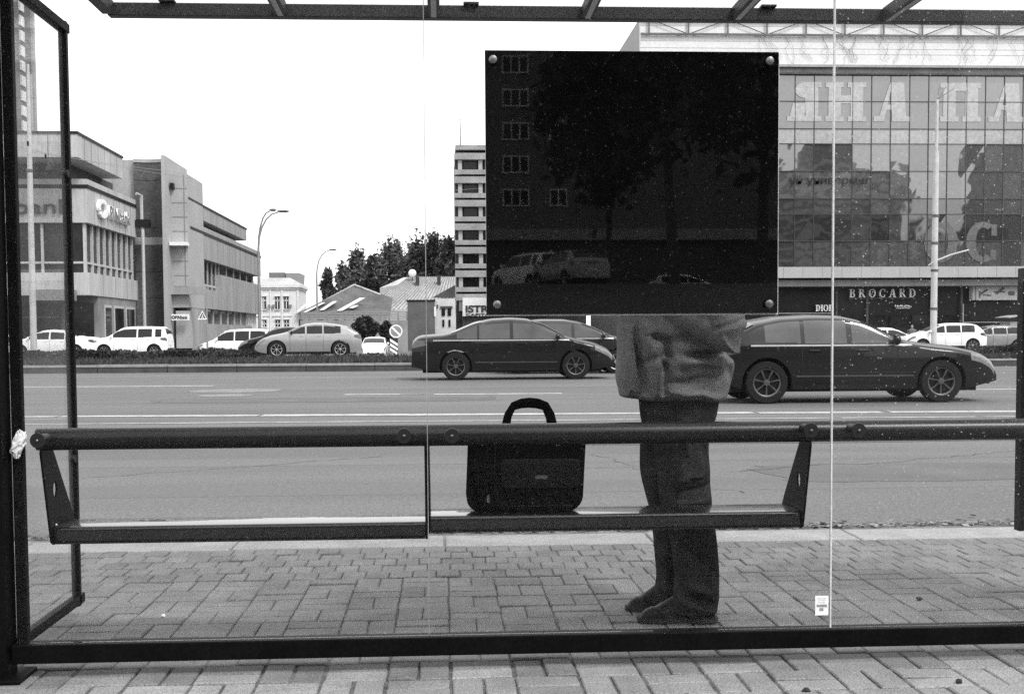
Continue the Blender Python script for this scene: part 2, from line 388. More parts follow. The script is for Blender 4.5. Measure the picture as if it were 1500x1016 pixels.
# patched and worn asphalt
TAR = mat('tar_patch', .108, .85, .15, 1.5, 240, .5, .5); WORN = mat('worn_asphalt', .18, .8, .25, 4, 220, .6, .4)
def blob(name, cx, cy, rx, ry, m, z, sq=1.0):
    n = 48; b = MB(); b.add([(cx+rx*math.copysign(abs(cos(2*pi*k/n))**sq, cos(2*pi*k/n))*(1+.05*sin(5*k)+.03*sin(k*1.7)), cy+ry*math.copysign(abs(sin(2*pi*k/n))**sq, sin(2*pi*k/n))*(1+.06*sin(3*k+1)), z) for k in range(n)], [tuple(range(n))])
    return tag(b.build(name, m), kind='structure')
for i, (px, py, rx, ry, m, sq) in enumerate(((1330,690,1.1,.6,TAR,.35),(480,585,2.8,.7,TAR,.3),(1200,640,3.0,.6,TAR,.35),(345,572,.9,.8,WORN,1),(330,579,.5,.5,WORN,1))):
    p = gnd(px, py, RZP); blob('road_patch', p.x, p.y, rx, ry, m, -.0775+.0004*i, sq)
random.seed(21)
def crack(px0, py0, px1, py1, wd=.008):
    p, q = gnd(px0,py0,-.075), gnd(px1,py1,-.075); n = 26; b = MB(); pts = []; off = 0
    d = (q-p).normalized(); nn = Vector((-d.y,d.x,0))
    for k in range(n+1): off = off*.8+random.gauss(0,.035*(q-p).length/3); pts.append(p.lerp(q,k/n)+nn*off)
    for k in range(n):
        a, c = pts[k], pts[k+1]; w0 = wd*random.uniform(.4,1.2)
        b.add([a-nn*w0, c-nn*w0, c+nn*w0, a+nn*w0], [(0,1,2,3)])
    o = b.build('road_crack', JOINT); o.location.z += .0025; tag(o, kind='structure')
crack(120,700,560,668); crack(1060,690,1490,660); crack(700,690,1000,680); crack(130,655,420,640,.012); crack(860,665,1100,720,.006)
random.seed(7)
# kerbed verge across the road
yk = 36.2
b = MB(); x = -130.0
while x < 150:
    b.box(x+.01, x+1.99, yk, yk+.16, -.2, .085); x += 2
tag(b.build('verge_kerb', KERBD), kind='structure')
b = MB(); x = -130.0
while x < 150:
    b.box(x+.01, x+1.99, yk-.02, yk+.33, .088, .155+random.gauss(0,.006)); x += 2
tag(b.build('verge_edging', KERB), kind='structure')
sheet('verge', -130, 150, yk+.33, 50, .11, SOIL)
b = MB(); b.grid([[(x, y, z) for x in (-300, 300)] for y, z in ((50,-.06),(64,-.06),(86,-.65),(400,-.65))]); tag(b.build('parking_lot', ASPH2), kind='structure')
GRASS = leaf_mat('grass_blades', .025, .10)
b = MB(); tn = []
for k in range(26000):
    y = yk+.36+13.2*random.random()**1.3; x = random.uniform(-22+(-.45)*0, 26)*y/40
    h = random.uniform(.06, .2); a = random.uniform(0, pi); s = random.uniform(.02, .06); l = random.uniform(-.08, .08)
    b.add([(x-s*cos(a),y-s*sin(a),.1),(x+s*cos(a),y+s*sin(a),.1),(x+l,y+l*.5,.11+h)], [(0,1,2)]); tn.append(random.random())
gr = b.build('grass', GRASS); tone_attr(gr, tn); tag(gr, 'rough dark grass on the verge across the road', 'grass', kind='stuff')

# ---------------------------------------------------------------- leafy things
def leaves(n, pos, size, b, tn, up=.3):
    for k in range(n):
        p, t = pos()
        nrm = Vector((random.gauss(0,1), random.gauss(0,1), random.gauss(0,1)+up)).normalized()
        a = nrm.orthogonal().normalized(); c = nrm.cross(a); s = size*random.uniform(.6, 1.4); r = random.uniform(0, pi)
        u = a*cos(r)+c*sin(r); v = nrm.cross(u)
        b.add([p-u*s, p-v*s*.55, p+u*s, p+v*s*.55], [(0,1,2,3)]); tn.append(max(0, min(1, t+random.gauss(0,.18))))
BARK = mat('bark', .07, .9, .4, 3, 30, .3, .4)
LEAF = leaf_mat('dark_leaves', .018, .095); LEAF2 = leaf_mat('poplar_leaves', .035, .19)
def tree(label, x, y, h, wd, n, group, size, z0=-.03, shape='poplar', lm=None):
    t = thing('tree', label, 'tree', (x,y,z0), group)
    b = MB(); th = h*(.62 if shape == 'poplar' else .55); lean = random.gauss(0,.02)*h
    tk = 1 if shape == 'poplar' else .6; b.tube([(x,y,z0-.1),(x+lean*.3,y,z0+th*.35),(x+lean,y,z0+th)], [h*.022*tk,h*.016*tk,h*.006*tk], 8)
    cl = []
    nc = 75 if shape == 'poplar' else 90
    for k in range(nc):
        u = random.random()**.8
        zc = z0+h*(.12+.86*u) if shape == 'poplar' else z0+h*(.32+.6*u)
        prof = (sin(pi*min(1,max(.05,(u*.86+.1))))**.7) if shape == 'poplar' else sin(pi*(.12+.8*u))**.6
        a = random.uniform(0, 2*pi); rr = wd/2*prof*random.uniform(.1, 1.0)
        c = Vector((x+rr*cos(a), y+rr*sin(a), zc)); cl.append((c, wd*(random.uniform(.05,.16) if shape == 'poplar' else random.uniform(.05,.12)), random.uniform(.0,1)))
        if k % 5 == 0:
            st = Vector((x+lean*.5, y, max(z0+h*.15, zc-wd*.35))); b.tube([st, st.lerp(c,.6)+VZ*.1, c], [h*.006,h*.004,h*.002], 5)
    b.build('trunk', BARK, t, 60)
    f = MB(); tn = []
    def pos():
        c, r, tone = random.choice(cl)
        d = Vector((random.gauss(0,.62),random.gauss(0,.62),random.gauss(0,1.15)))*r
        return c+d, tone
    leaves(n, pos, size, f, tn)
    o = f.build('crown', lm or LEAF2, t); tone_attr(o, tn)
    return t
PL = 'trees behind the low roofed houses'
for px, top, wpx, lab, Y in [
    (481,393,16,'slim dark tree with a thin pointed crown behind the second street lamp',170),
    (503,388,26,'small dark tree right of the far street lamp pole, above the gabled grey roof',168),
    (523,368,30,'short poplar left end of the tall tree row behind the gabled house',176),
    (549,376,30,'poplar with ragged gaps behind the gable peak, lower than its neighbour',172),
    (579,356,44,'tallest broad poplar left of the satellite dish',178),
    (607,353,38,'dark poplar right above the satellite dish',174),
    (634,347,40,'poplar above the two chimneys of the pale roof',178),
    (658,351,34,'poplar touching the left edge of the concrete tower block',173)]:
    p = at(px, top+5, Y); tree(lab, p.x, Y, p.z+.03, wpx*Y/FPX*1.45, 6500, PL, .30)
for px, top, wpx, lab, Y in [(535,462,40,'round dark bush in front of the fence behind the parked silver crossover',100),
                             (566,470,22,'small shrub between the round bush and the brick annex',104)]:
    p = at(px, top, Y); t = thing('bush', lab, 'bush', (p.x,Y,-.03)); f = MB(); tn = []; wd = wpx*Y/FPX; hh = p.z+.03
    st = MB(); st.tube([(p.x,Y,-.1),(p.x+.1,Y,hh*.6)], [.05,.02], 6); st.build('stem', BARK, t)
    def pos(cx=p.x, Y=Y, wd=wd, hh=hh):
        d = Vector((random.gauss(0,1),random.gauss(0,1),random.gauss(0,1))).normalized()*random.random()**.35
        return Vector((cx+d.x*wd/2*(1+.2*sin(5*d.z)), Y+d.y*wd/2, hh*.5+d.z*hh*.5)), .3+.3*sin(d.x*7+d.z*5)
    leaves(1600, pos, .14, f, tn); o = f.build('foliage', LEAF, t); tone_attr(o, tn)
def hedge(lab, px0, px1, ptop, Y, n, dep=1.1):
    a, c = at(px0,ptop,Y), at(px1,ptop,Y); h = a.z-.11
    t = thing('hedge', lab, 'hedge', ((a.x+c.x)/2,Y,.11), 'clipped hedges on the verge'); f = MB(); tn = []
    st = MB(); k = a.x+.3
    while k < c.x-.2: st = MB(); st.tube([(k,Y,.05),(k+random.gauss(0,.05),Y,.11+h*.6)], [.02,.01], 5); st.build('stem', BARK, t); k += .9
    def pos():
        x = random.uniform(a.x, c.x); top = h*(.88+.10*sin(x*1.3)+.06*sin(x*3.7+1)+random.gauss(0,.05))
        e = min(1, min(x-a.x, c.x-x)/.6+.25); th = random.uniform(0, pi); rr = random.random()**.3
        return Vector((x, Y+dep/2*rr*cos(th), .11+top*e*(.08+.92*rr*sin(th)))), .35+.3*sin(x*2.1)+.2*sin(th)
    leaves(n, pos, .06, f, tn, .6); o = f.build('foliage', LEAF, t); tone_attr(o, tn)
hedge('long low dark hedge in front of the bank and the white cars at left', -60, 388, 513, 46, 15000)
hedge('short dark hedge in front of the silver hatchback at far right', 1402, 1640, 506, 43, 7000)
# ---------------------------------------------------------------- bus shelter
GL1 = glass_mat('shelter_glass', .0008, .10, 300)
GL2 = glass_mat('dusty_shelter_glass', .008, .7, 300)
GL3 = glass_mat('side_panel_glass', .05, .2, 200)
ROOFG = glass_mat('roof_sheet', .12, .3, 60)
EDGE = mat('polished_edge_glint', .50, .2, .1)  # pale opaque colour paints the bright glint on the pane edge
sh = thing('bus_shelter', 'black steel and glass bus shelter seen from behind, with a tube rail and hanging bench', 'bus shelter', (.5,3.66,0))
YB = 3.62
b = MB(); b.box(-1.44,-1.272,YB-.02,YB+.07,-.01,2.34); b.box(-1.475,-1.225,YB-.06,YB+.10,-.012,.012); b.build('column', BLK, sh, bevel=.004)
b = MB(); b.box(2.46,2.60,YB-.02,YB+.07,-.01,2.34); b.box(2.43,2.63,YB-.06,YB+.10,-.012,.012); b.build('column', BLK, sh, bevel=.004)
b = MB(); b.box(-1.268,2.46,YB+.002,YB+.062,.043,.099); b.build('bottom_rail', BLK, sh, bevel=.003)
for px in (-60, 1700):
    x = X_(px, 3.66, 960); b = MB(); b.box(x-.018,x+.018,YB+.012,YB+.05,-.01,.042); b.build('rail_foot', BLK, sh)
GY = YB+.022
for i, (x0, x1, g) in enumerate([(-1.262,-.0505,GL1), (-.0465,1.1675,GL1), (1.1745,2.455,GL2)]):
    b = MB(); b.box(x0,x1,GY,GY+.008,.1,2.22); b.build('glass_pane', g, sh)
b = MB(); b.box(-.0494,-.0474,GY-.001,GY+.009,.1,2.22); b.build('glass_edge', mat('dull_edge_glint', .22, .4), sh)  # grey strip colour paints a fainter edge glint at this seam
b = MB(); b.box(1.1688,1.1732,GY-.001,GY+.009,.1,2.22); b.build('glass_edge', EDGE, sh)
RY, RZ, RR_ = 3.765, .69, .0335
b = MB(); b.tube([(-1.222,RY,RZ),(2.5,RY,RZ)], RR_, 40)
b.build('backrest_rail', BLKT, sh, 40)
for px, py in ((55,645),(592,638),(662,638),(1188,630),(1258,630)):
    p = at(px, py, GY-.006); b = MB()
    b.lathe([(.0215,-.003),(.0225,.0),(.0225,.005)], (p.x,GY-.006,p.z), 'y', 32)
    b.lathe([(.016,.0),(.016,.06)], (p.x,GY+.009,p.z), 'y', 24)
    d = b.build('glass_fixing', DARK, sh, 30)
    b = MB(); b.lathe([(.002,-.0075),(.0045,-.005),(.0045,-.0005)], (p.x,GY-.0085,p.z), 'y', 12); b.build('bolt', STEEL, d, 40)
def seat(x0, x1, zt):
    prof = []
    y0, y1, th, r = 3.842, 4.075, .056, .026
    for k in range(7): a = R(270-k*90/6); prof.append((y0+.018+.018*cos(a), zt-th+.018+.018*sin(a)))
    for k in range(7): a = R(180-k*90/6); prof.append((y0+.011+.011*cos(a), zt-.011+.011*sin(a)))
    prof += [(y0+.10, zt+.001), (y1-.03, zt-.004), (y1-.008, zt-.008), (y1, zt-.02), (y1, zt-.05)]
    b = MB(); b.prism(prof, x0, x1, 'x'); return b.build('bench_seat', SEAT, sh, 35)
seat(-1.204, -.0605, .411); seat(-.0435, 1.134, .428)
def plate(x, z0, th=.007):
    out = [(3.745,.675),(3.850,.665),(4.072,z0-.01),(4.072,z0-.045),(4.055,z0-.058),(3.845,z0-.056),(3.832,z0-.045)]
    cx, cz = 3.875, .525; n = 48; inn = []; o2 = []
    for k in range(n):
        a = 2*pi*k/n; dx, dz = cos(a), sin(a)
        inn.append((cx+.020*dx, cz+.026*dz)); best = 9
        for i in range(len(out)):
            (ax, az), (bx, bz) = out[i], out[(i+1)%len(out)]; ex, ez = bx-ax, bz-az
            den = dx*ez-dz*ex
            if abs(den) < 1e-9: continue
            t = ((ax-cx)*ez-(az-cz)*ex)/den; u = ((ax-cx)*dz-(az-cz)*dx)/den
            if t > 0 and -1e-6 <= u <= 1+1e-6: best = min(best, t)
        o2.append((cx+best*dx, cz+best*dz))
    vs_ = [(xx,p[0],p[1]) for xx in (x, x+th) for L_ in (o2, inn) for p in L_]; fs_ = []
    for k in range(n):
        m_ = (k+1)%n
        fs_ += [(k,m_,n+m_,n+k),(2*n+k,3*n+k,3*n+m_,2*n+m_),(k,2*n+k,2*n+m_,m_),(n+k,n+m_,3*n+m_,3*n+k)]
    b = MB(); b.add(vs_, fs_); return b.build('bench_bracket', BLK, sh)
plate(-1.214,.411); plate(-.0598,.411); plate(-.0515,.428); plate(1.137,.428)
b = MB(); b.lathe([(.003,-.004),(.006,-.002),(.006,.002)], (-1.196,3.835,.418), 'y', 10); b.build('bolt', STEEL, sh)
# glazed side panel at the left end
XS = -1.292; XN = -1.272
b = MB(); b.box(XS-.012,XS+.016,4.335,4.36,.055,2.075); b.build('panel_stile', BLK, sh, bevel=.003)
b = MB(); b.box(XN-.002,XN+.030,3.692,3.72,.055,2.30); b.build('panel_stile', BLK, sh, bevel=.003)
b = MB(); b.box(XS-.014,XS+.018,3.72,4.375,2.038,2.070); b.build('panel_rail', BLK, sh, bevel=.003)
b = MB(); b.box(XS-.012,XS+.016,3.72,4.40,.060,.094); b.build('panel_rail', BLK, sh, bevel=.003)
b = MB(); b.box(XS-.003,XS+.003,3.72,4.335,.094,2.038); b.build('side_glass', GL3, sh)
for yy, zz in ((4.325,1.556),(4.325,.575),(3.83,1.62),(3.95,1.60),(4.12,1.585),(3.80,.52),(4.15,.56)):
    b = MB(); e = yy > 4.3
    b.lathe([(.013 if e else .008,-.006 if e else -.001),(.013 if e else .008,.010 if e else .001)], (XS+(.006 if e else .0045),yy,zz), 'x', 14); b.build('glass_clamp', DARK, sh, 40)
# roof
YR = 4.9; RZ0, RZ1 = 2.236, 2.286
b = MB(); x0 = X_(157,YR,20); b.box(x0,2.62,YR,YR+.05,RZ0,RZ1); b.build('roof_beam', BLKB, sh, bevel=.003)
b = MB(); b.box(x0,2.62,3.60,3.66,RZ0+.005,2.345); b.build('roof_beam', BLKB, sh, bevel=.003)
for px in (150, 403, 627, 852, 1072, 1292, 1512):
    x = X_(px,YR,20); b = MB(); b.box(x,x+.045,3.45,YR-.002,RZ0+.003,RZ0+.052); b.build('rafter', BLKB, sh, bevel=.003)
    if px > 160:
        b = MB(); b.box(x+.012,x+.033,3.45,YR-.004,RZ0+.0005,RZ0+.006); b.build('rafter_strip', ALU, sh)
for px in (245, 690, 1125):
    x = X_(px,YR,5); b = MB(); b.box(x-.03,x+.03,YR-.02,YR+.02,RZ1+.001,RZ1+.008); b.build('roof_clip', BLKB, sh)
b = MB(); b.box(x0-.03,2.66,3.40,YR+.09,RZ1+.010,RZ1+.018); b.build('roof_sheet', ROOFG, sh)

# black back of the notice board bolted to the middle pane
GLOSS = mat('gloss_black_board', .002, .015, .3, 4, 60, .1, spec=.6)
YBD = GY+.012
p, q = at(710,73,YBD), at(1139,461,YBD); p2 = at(710,461,YBD); zt_, zb_ = at(925,75,YBD).z, at(925,459.5,YBD).z
nb = thing('notice_board', 'blank glossy black square board fixed to the glass by four round studs', 'notice board', ((p.x+q.x)/2,YBD,zb_))
b = MB(); b.box(p.x,q.x,YBD,YBD+.008,zb_,zt_); b.build('panel', GLOSS, nb, bevel=.001)
b = MB(); b.box(p.x+.002,q.x+.004,YBD+.009,YBD+.012,zb_-.0045,zt_-.02); b.build('backing_sheet', mat('pale_backing', .6, .5), nb)
for px, py in ((722,88),(1127,90),(728,446),(1126,445)):
    c = at(px,py,GY); b = MB(); b.lathe([(.006,-.011),(.0115,-.009),(.0125,-.006),(.0125,-.001),(.009,.0)], (c.x,GY-.001,c.z), 'y', 28); b.build('stud', STEEL, nb, 40)
# sticker and tissue
p, q = at(1194,872,GY), at(1213,900,GY)
stk = thing('sticker', 'small white paper sticker low on the glass beside the seam', 'sticker', (p.x,GY,q.z))
b = MB(); b.box(p.x,q.x,GY-.0022,GY-.0008,q.z,p.z); b.build('paper', WHITE, stk)
b = MB(); w_, h_ = q.x-p.x, p.z-q.z
b.box(p.x+.1*w_,q.x-.1*w_,GY-.0026,GY-.0023,q.z+.42*h_,q.z+.56*h_); b.box(p.x+.3*w_,p.x+.62*w_,GY-.0026,GY-.0023,q.z+.22*h_,q.z+.38*h_)
for k in range(3): b.box(p.x+.15*w_,q.x-.2*w_,GY-.0026,GY-.0023,q.z+(.64+.1*k)*h_,q.z+(.67+.1*k)*h_)
b.build('print', mat('grey_ink', .25), stk)
c = at(27,650,3.66); b = MB(); n = 14
P_ = []
for i in range(n+1):
    row = []
    for k in range(n+1):
        a, e = 2*pi*k/n, pi*i/n-pi/2; r = 1+.45*sin(5*a+7*e)*cos(3*e+a)*(1 if k % n else 1)
        a2 = 2*pi*(k % n)/n; r = 1+.16*sin(5*a2+9*e)*cos(4*e)+.16*sin(3*a2-7*e)
        row.append((c.x+.019*r*cos(e)*cos(a2)+.008*sin(e*2), c.y+.014*r*cos(e)*sin(a2), c.z+.042*r*sin(e)*.9))
    P_.append(row)
b.grid(P_); ts = b.build('crumpled_tissue', mat('tissue', .72, .9, .1), None, origin=(c.x,c.y,c.z-.04))
tag(ts, 'crumpled white tissue stuffed between the end of the rail and the column', 'tissue')
# info case at the right end of the shelter
p, q = at(1495,393,4.25), at(1495,776,4.25)
ic = thing('timetable_case', 'dark framed timetable case on a post at the right end of the shelter', 'timetable case', (p.x+.25,4.25,q.z))
x0, x1 = p.x, p.x+.5; b = MB(); z0, z1 = q.z, p.z
b.box(x0,x0+.03,4.23,4.27,z0,z1); b.box(x1-.03,x1,4.23,4.27,z0,z1); b.box(x0+.03,x1-.03,4.231,4.269,z0,z0+.03); b.box(x0+.03,x1-.03,4.231,4.269,z1-.03,z1)
b.build('frame', BLK, ic); b = MB(); b.box(x0+.03,x1-.03,4.24,4.26,z0+.03,z1-.03); b.build('panel', mat('paper_sheet', .5), ic)
b = MB(); b.tube([((x0+x1)/2,4.30,-.01),((x0+x1)/2,4.30,z1)], .025, 16); b.build('post', BLK, ic, 40)

# ---------------------------------------------------------------- laptop bag on the right-hand seat
def bag():
    Y0, Y1 = 3.885, 4.03; zb = .429
    t = thing('laptop_bag', 'black fabric laptop bag standing upright on the right bench seat', 'bag', (X_(770,3.95,750),3.95,zb))
    FAB = mat('black_nylon', .003, .8, .3, 9, 400, .5, .3, spec=.0); FAB2 = mat('mesh_pocket', .012, .7, .2, 9, 500, .6, .5, spec=.04)
    def rr(x0,x1,z0,z1,r,n=6):
        pts = []
        for cx,cz,a0 in ((x1-r,z0+r,-90),(x1-r,z1-r,0),(x0+r,z1-r,90),(x0+r,z0+r,180)):
            for k in range(n+1): a = R(a0+90*k/n); pts.append((cx+r*cos(a), cz+r*sin(a)))
        return pts
    xl, xr = X_(684,3.9,700), X_(858,3.9,700); xlb, xrb = X_(684,3.9,740), X_(852,3.9,740); zt = zb+.268
    def ring(y, ins, sag=0):
        pts = rr(xl+ins, xr-ins, zb+ins*.5, zt-ins, .05)
        out_ = []
        for (x,z) in pts:
            u = (z-zb)/(zt-zb); v = (x-xl)/(xr-xl)
            x += (-.004+.012*u if v < .5 else -.016*(1-u)**2+.002*sin(9*u)); z += .004*sin(v*11)*(1-u)*.6 + (.006*sin(v*3.1) if u > .8 else 0)
            yy = y + .010*(u-.5) - .05*(1-v)*(1 if y > 3.94 else .2)*0
            out_.append((x,yy,max(z,zb+.0005)))
        return out_
    b = MB(); b.rings([ring(Y0,.022),ring(Y0+.006,.008),ring(Y0+.02,.0),ring(Y0+.06,.002),ring(Y0+.062,.006),ring(Y0+.070,.006),ring(Y0+.072,.002),ring(Y1-.02,0),ring(Y1-.006,.008),ring(Y1,.022)])
    b.build('body', FAB, t, 50)
    x0, x1 = X_(734,3.88,700), X_(850,3.88,700); z0, z1 = Z_(780,714,3.88), Z_(780,672,3.88)
    b = MB(); b.rings([[(x,Y0-.012,z) for x,z in rr(x0+.004,x1-.004,z0+.004,z1-.004,.014)],[(x,Y0-.009,z) for x,z in rr(x0,x1,z0,z1,.016)],[(x,Y0+.006,z) for x,z in rr(x0,x1,z0,z1,.016)]])
    b.build('pocket', FAB2, t, 40)
    b = MB(); b.box(X_(784,3.87,700),X_(802,3.87,700),Y0-.0145,Y0-.0125,Z_(790,701,3.87),Z_(790,696,3.87)); b.build('badge', mat('badge_metal', .10, .4), t)
    b = MB(); pts = [(X_(726,3.87,700),Y0-.003,zt-.05),(X_(724,3.87,700),Y0-.003,zb+.10),(X_(730,3.87,740),Y0-.004,zb+.04),(X_(745,3.87,740),Y0-.004,zb+.022),(X_(840,3.87,740),Y0-.004,zb+.022)]
    b.tube(pts, .0028, 6); b.build('piping', FAB2, t, 60)
    b = MB(); b.tube([(X_(714,3.87,700),Y0+.004,zt-.03),(X_(712,3.87,700),Y0+.004,zb+.03)], .003, 6); z = b.build('zip', FAB2, t)
    b = MB(); b.box(X_(713,3.87,700),X_(717,3.87,700),Y0-.006,Y0+.001,zb+.035,zb+.06); b.build('zip_pull', STEEL, z)
    for f in (0, 1):
        yy = 3.93+.05*f; dz = .0 if not f else -.012
        hp = [(740,626),(744,606),(752,592),(764,588),(775,587),(787,588),(799,592),(806,606),(810,626)]
        pts = [(X_(a,3.95,c),yy,Z_(a,c,3.95)+dz) for a, c in hp]; pts = [(pts[0][0]-.006,yy,zt-.02)]+pts+[(pts[-1][0]+.006,yy,zt-.02)]
        b = MB(); b.tube(pts, [.0145,.0145,.0125,.0105,.0115,.012,.0115,.0105,.0125,.0145,.0145], 12); b.build('handle', FAB, t, 60)
    for px in (700, 845):
        b = MB(); x = X_(px,3.95,700); b.tube([(x,3.955,zt-.01),(x,3.955,zt+.006),(x+.012,3.955,zt+.012),(x+.02,3.955,zt-.004)], .003, 8); b.build('strap_ring', STEEL, t, 60)
bag()

# ---------------------------------------------------------------- the waiting man
def remesh(o, v, sm=4):
    r = o.modifiers.new('fuse','REMESH'); r.mode = 'VOXEL'; r.voxel_size = v; r.use_smooth_shade = True
    s = o.modifiers.new('soften','SMOOTH'); s.iterations = sm; s.factor = .5
def interp_rows(rows, n):
    """rows: (py, xl, xr, yc, hd) -> n rows, smooth"""
    a = np.array(rows, float); t = np.linspace(0, 1, len(a)); q = np.linspace(0, 1, n)
    idx = np.clip((q*(len(a)-1)).astype(int), 0, len(a)-2); u = q*(len(a)-1)-idx; u = u[:,None]
    p0, p1, p2, p3 = a[np.clip(idx-1,0,len(a)-1)], a[idx], a[idx+1], a[np.clip(idx+2,0,len(a)-1)]
    return .5*((2*p1)+(-p0+p2)*u+(2*p0-5*p1+4*p2-p3)*u*u+(-p0+3*p1-3*p2+p3)*u**3)
def loft(b, rows, Yp, n, m=44, sq=2.4, fold=None):
    rs = []
    for (py, xl, xr, yc, hd) in interp_rows(rows, n):
        A, B_ = at(xl,py,Yp), at(xr,py,Yp); cx, rx, z = (A.x+B_.x)/2, (B_.x-A.x)/2, (A.z+B_.z)/2; ring = []
        for k in range(m):
            a = 2*pi*k/m; c_, s_ = cos(a), sin(a)
            x = cx+rx*math.copysign(abs(c_)**(2/sq),c_); y = yc+hd*math.copysign(abs(s_)**(2/sq),s_)
            if fold:
                d = fold((x-cx)/rx, py, s_, xl+(xr-xl)*(.5+.5*(x-cx)/rx)); y -= d*max(0,-s_)**.5 if s_ < 0 else 0
            ring.append((x,y,z))
        rs.append(ring)
    b.rings(rs)
def crease(px, py, segs):
    d = 0
    for (x0,y0,x1,y1,w_,A) in segs:
        ex, ey = x1-x0, y1-y0; t = max(0,min(1,((px-x0)*ex+(py-y0)*ey)/(ex*ex+ey*ey+1e-9)))
        r = math.hypot(px-x0-t*ex, py-y0-t*ey); fade = .35+.65*sin(pi*min(.92,max(.08,t)))
        d += A*math.exp(-(r/w_)**2)*fade
    return d
def person():
    YC = 4.25
    g = at(990,905,4.25)
    t = thing('person', 'man in loose pale jacket and dark trousers standing behind the bench, head hidden by board', 'person', (g.x,YC,0))
    SKIN = mat('skin', .28, .55, .1); JK = mat('jacket_cloth', .125, .9, .18, 12, 300, .3, .25, spec=.05); TR = mat('trouser_cloth', .026, .9, .45, 14, 260, .35, .3, spec=.0)
    SHO = mat('shoe_leather', .014, .45, .3, 14, 90, .2, .0, spec=.12); HAIR = mat('hair', .03, .7, .3, 40, 90, .4, .4); SOLE = mat('shoe_sole', .035, .8, spec=.1)
    P = lambda px,py,Y: at(px,py,Y)
    zs = 1.43
    tx = at(985,500,YC).x
    # trousers
    b = MB()
    cr1 = [(1000,640,985,735,7,.010),(1040,700,1005,745,6,-.008),(985,735,1040,728,4,.009),(990,748,1042,742,3,-.008),(1010,800,1005,880,9,.008),(1035,790,1030,880,7,-.006),(990,845,1050,872,5,.010),(988,862,1048,886,4,-.009),(985,872,1040,892,4,.008),(965,650,972,735,8,-.006),(985,700,1035,690,3,.007),(990,716,1038,708,3,-.008),(1000,770,1046,760,3,.007),(988,780,1020,800,3,-.007),(1015,620,1035,690,4,-.008),(990,600,1000,660,4,.008),(1020,800,1018,885,2.5,-.006)]
    f1 = lambda u,py,s_,px: 3.0*crease(px,py,cr1)
    loft(b, [(896,984,1050,4.175,.066),(880,986,1052,4.175,.070),(850,989,1053,4.177,.078),(820,987,1052,4.178,.080),(785,982,1049,4.18,.082),(750,972,1044,4.18,.084),(720,966,1041,4.18,.086),(690,964,1040,4.18,.088),(660,960,1038,4.185,.094),(630,955,1040,4.19,.10),(605,948,1043,4.195,.105),(585,946,1045,4.20,.105)], 4.17, 70, fold=f1)
    cr2 = [(950,690,955,750,6,.008),(965,800,975,860,7,.008),(958,850,992,872,5,.009),(962,835,990,855,4,-.007)]
    f2 = lambda u,py,s_,px: 3.0*crease(px,py,cr2)
    loft(b, [(882,950,1004,4.345,.064),(868,957,1010,4.345,.068),(845,962,1014,4.345,.075),(815,960,1014,4.345,.078),(780,957,1012,4.345,.080),(750,953,1010,4.343,.083),(720,945,1008,4.34,.086),(690,938,1008,4.335,.09),(660,937,1012,4.33,.094),(630,938,1022,4.325,.10),(600,940,1030,4.32,.105),(585,941,1034,4.315,.105)], 4.345, 70, fold=f2)
    loft(b, [(640,950,1030,4.26,.10),(618,942,1044,4.26,.16),(590,938,1050,4.255,.17),(560,936,1054,4.25,.17),(520,938,1050,4.25,.16)], 4.25, 30)
    o = b.build('trousers', TR, t); remesh(o, .0055, 1)
    # jacket with raised forearms
    b = MB()
    cr = [(988,519,1057,520,4,-.016),(985,528,1060,530,7,.010),(1000,508,1062,506,6,.008),(962,500,960,572,4,-.020),(950,505,952,572,6,.012),(914,480,922,570,4,.012),(923,485,934,572,4,-.014),(935,480,945,530,6,.012),(965,560,1040,548,5,-.006),(966,572,1060,578,5,.006),(940,492,962,498,4,-.014),(930,530,955,520,5,-.008),(1030,470,975,500,6,-.008),(1050,535,1066,560,6,-.006),(975,470,1000,540,9,.006)]
    fj = lambda u,py,s_,px: 3.2*crease(px,py,cr)
    def hem(py, xl, xr, hd): return (py, xl, xr, YC, hd)
    rows = [hem(583,919,1059,.165),hem(578,909,1061,.178),hem(568,907,1064,.185),hem(550,903,1069,.19),hem(530,904,1071,.19),hem(512,905,1058,.182),hem(480,905,1064,.185),hem(450,908,1058,.185),hem(410,912,1054,.188),hem(370,914,1050,.195),hem(330,918,1046,.205),hem(306,930,1036,.20),hem(290,945,1020,.15),hem(281,958,1008,.09),hem(272,960,1005,.075)]
    loft(b, rows, YC, 110, 72, 2.5, fj)
    # slanted hem: lower at the back
    for i, v in enumerate(b.v):
        if v[2] < .90: b.v[i] = (v[0], v[1], v[2]-(.90-v[2])/.12*max(0,(v[0]-tx))*.055+.004*sin(v[0]*60))
    def sleeve(sgn):
        ys = YC+sgn*.205
        sh_ = Vector((tx+.02, ys-sgn*.01, zs-.045)); el = Vector((at(1064,474,4.05).x, YC+sgn*.225, 1.0+ (.01 if sgn>0 else 0)))
        wr = Vector((tx-.17, YC+sgn*.07, 1.14))
        pts = [sh_-VX*.0+VZ*.02, sh_.lerp(el,.3), sh_.lerp(el,.65), sh_.lerp(el,.92), el+Vector((.006,0,-.012)), el.lerp(wr,.12), el.lerp(wr,.45), el.lerp(wr,.8), wr]
        bb = MB(); n0 = len(b.v)
        pp = []; rr = []
        base = [.085,.078,.072,.068,.064,.064,.060,.052,.047]
        for i in range(len(pts)-1):
            for k in range(5): pp.append(pts[i].lerp(pts[i+1],k/5)); rr.append((base[i]+(base[i+1]-base[i])*k/5)*(1+.05*sin(i*5+k*2.1)))
        pp.append(pts[-1]); rr.append(base[-1]); b.tube(pp, rr, 24)
        return sh_, el, wr
    arms = [sleeve(-1), sleeve(1)]
    b.tube([(tx,YC,zs+.02),(tx-.008,YC,zs+.075)], [.085,.075], 28)
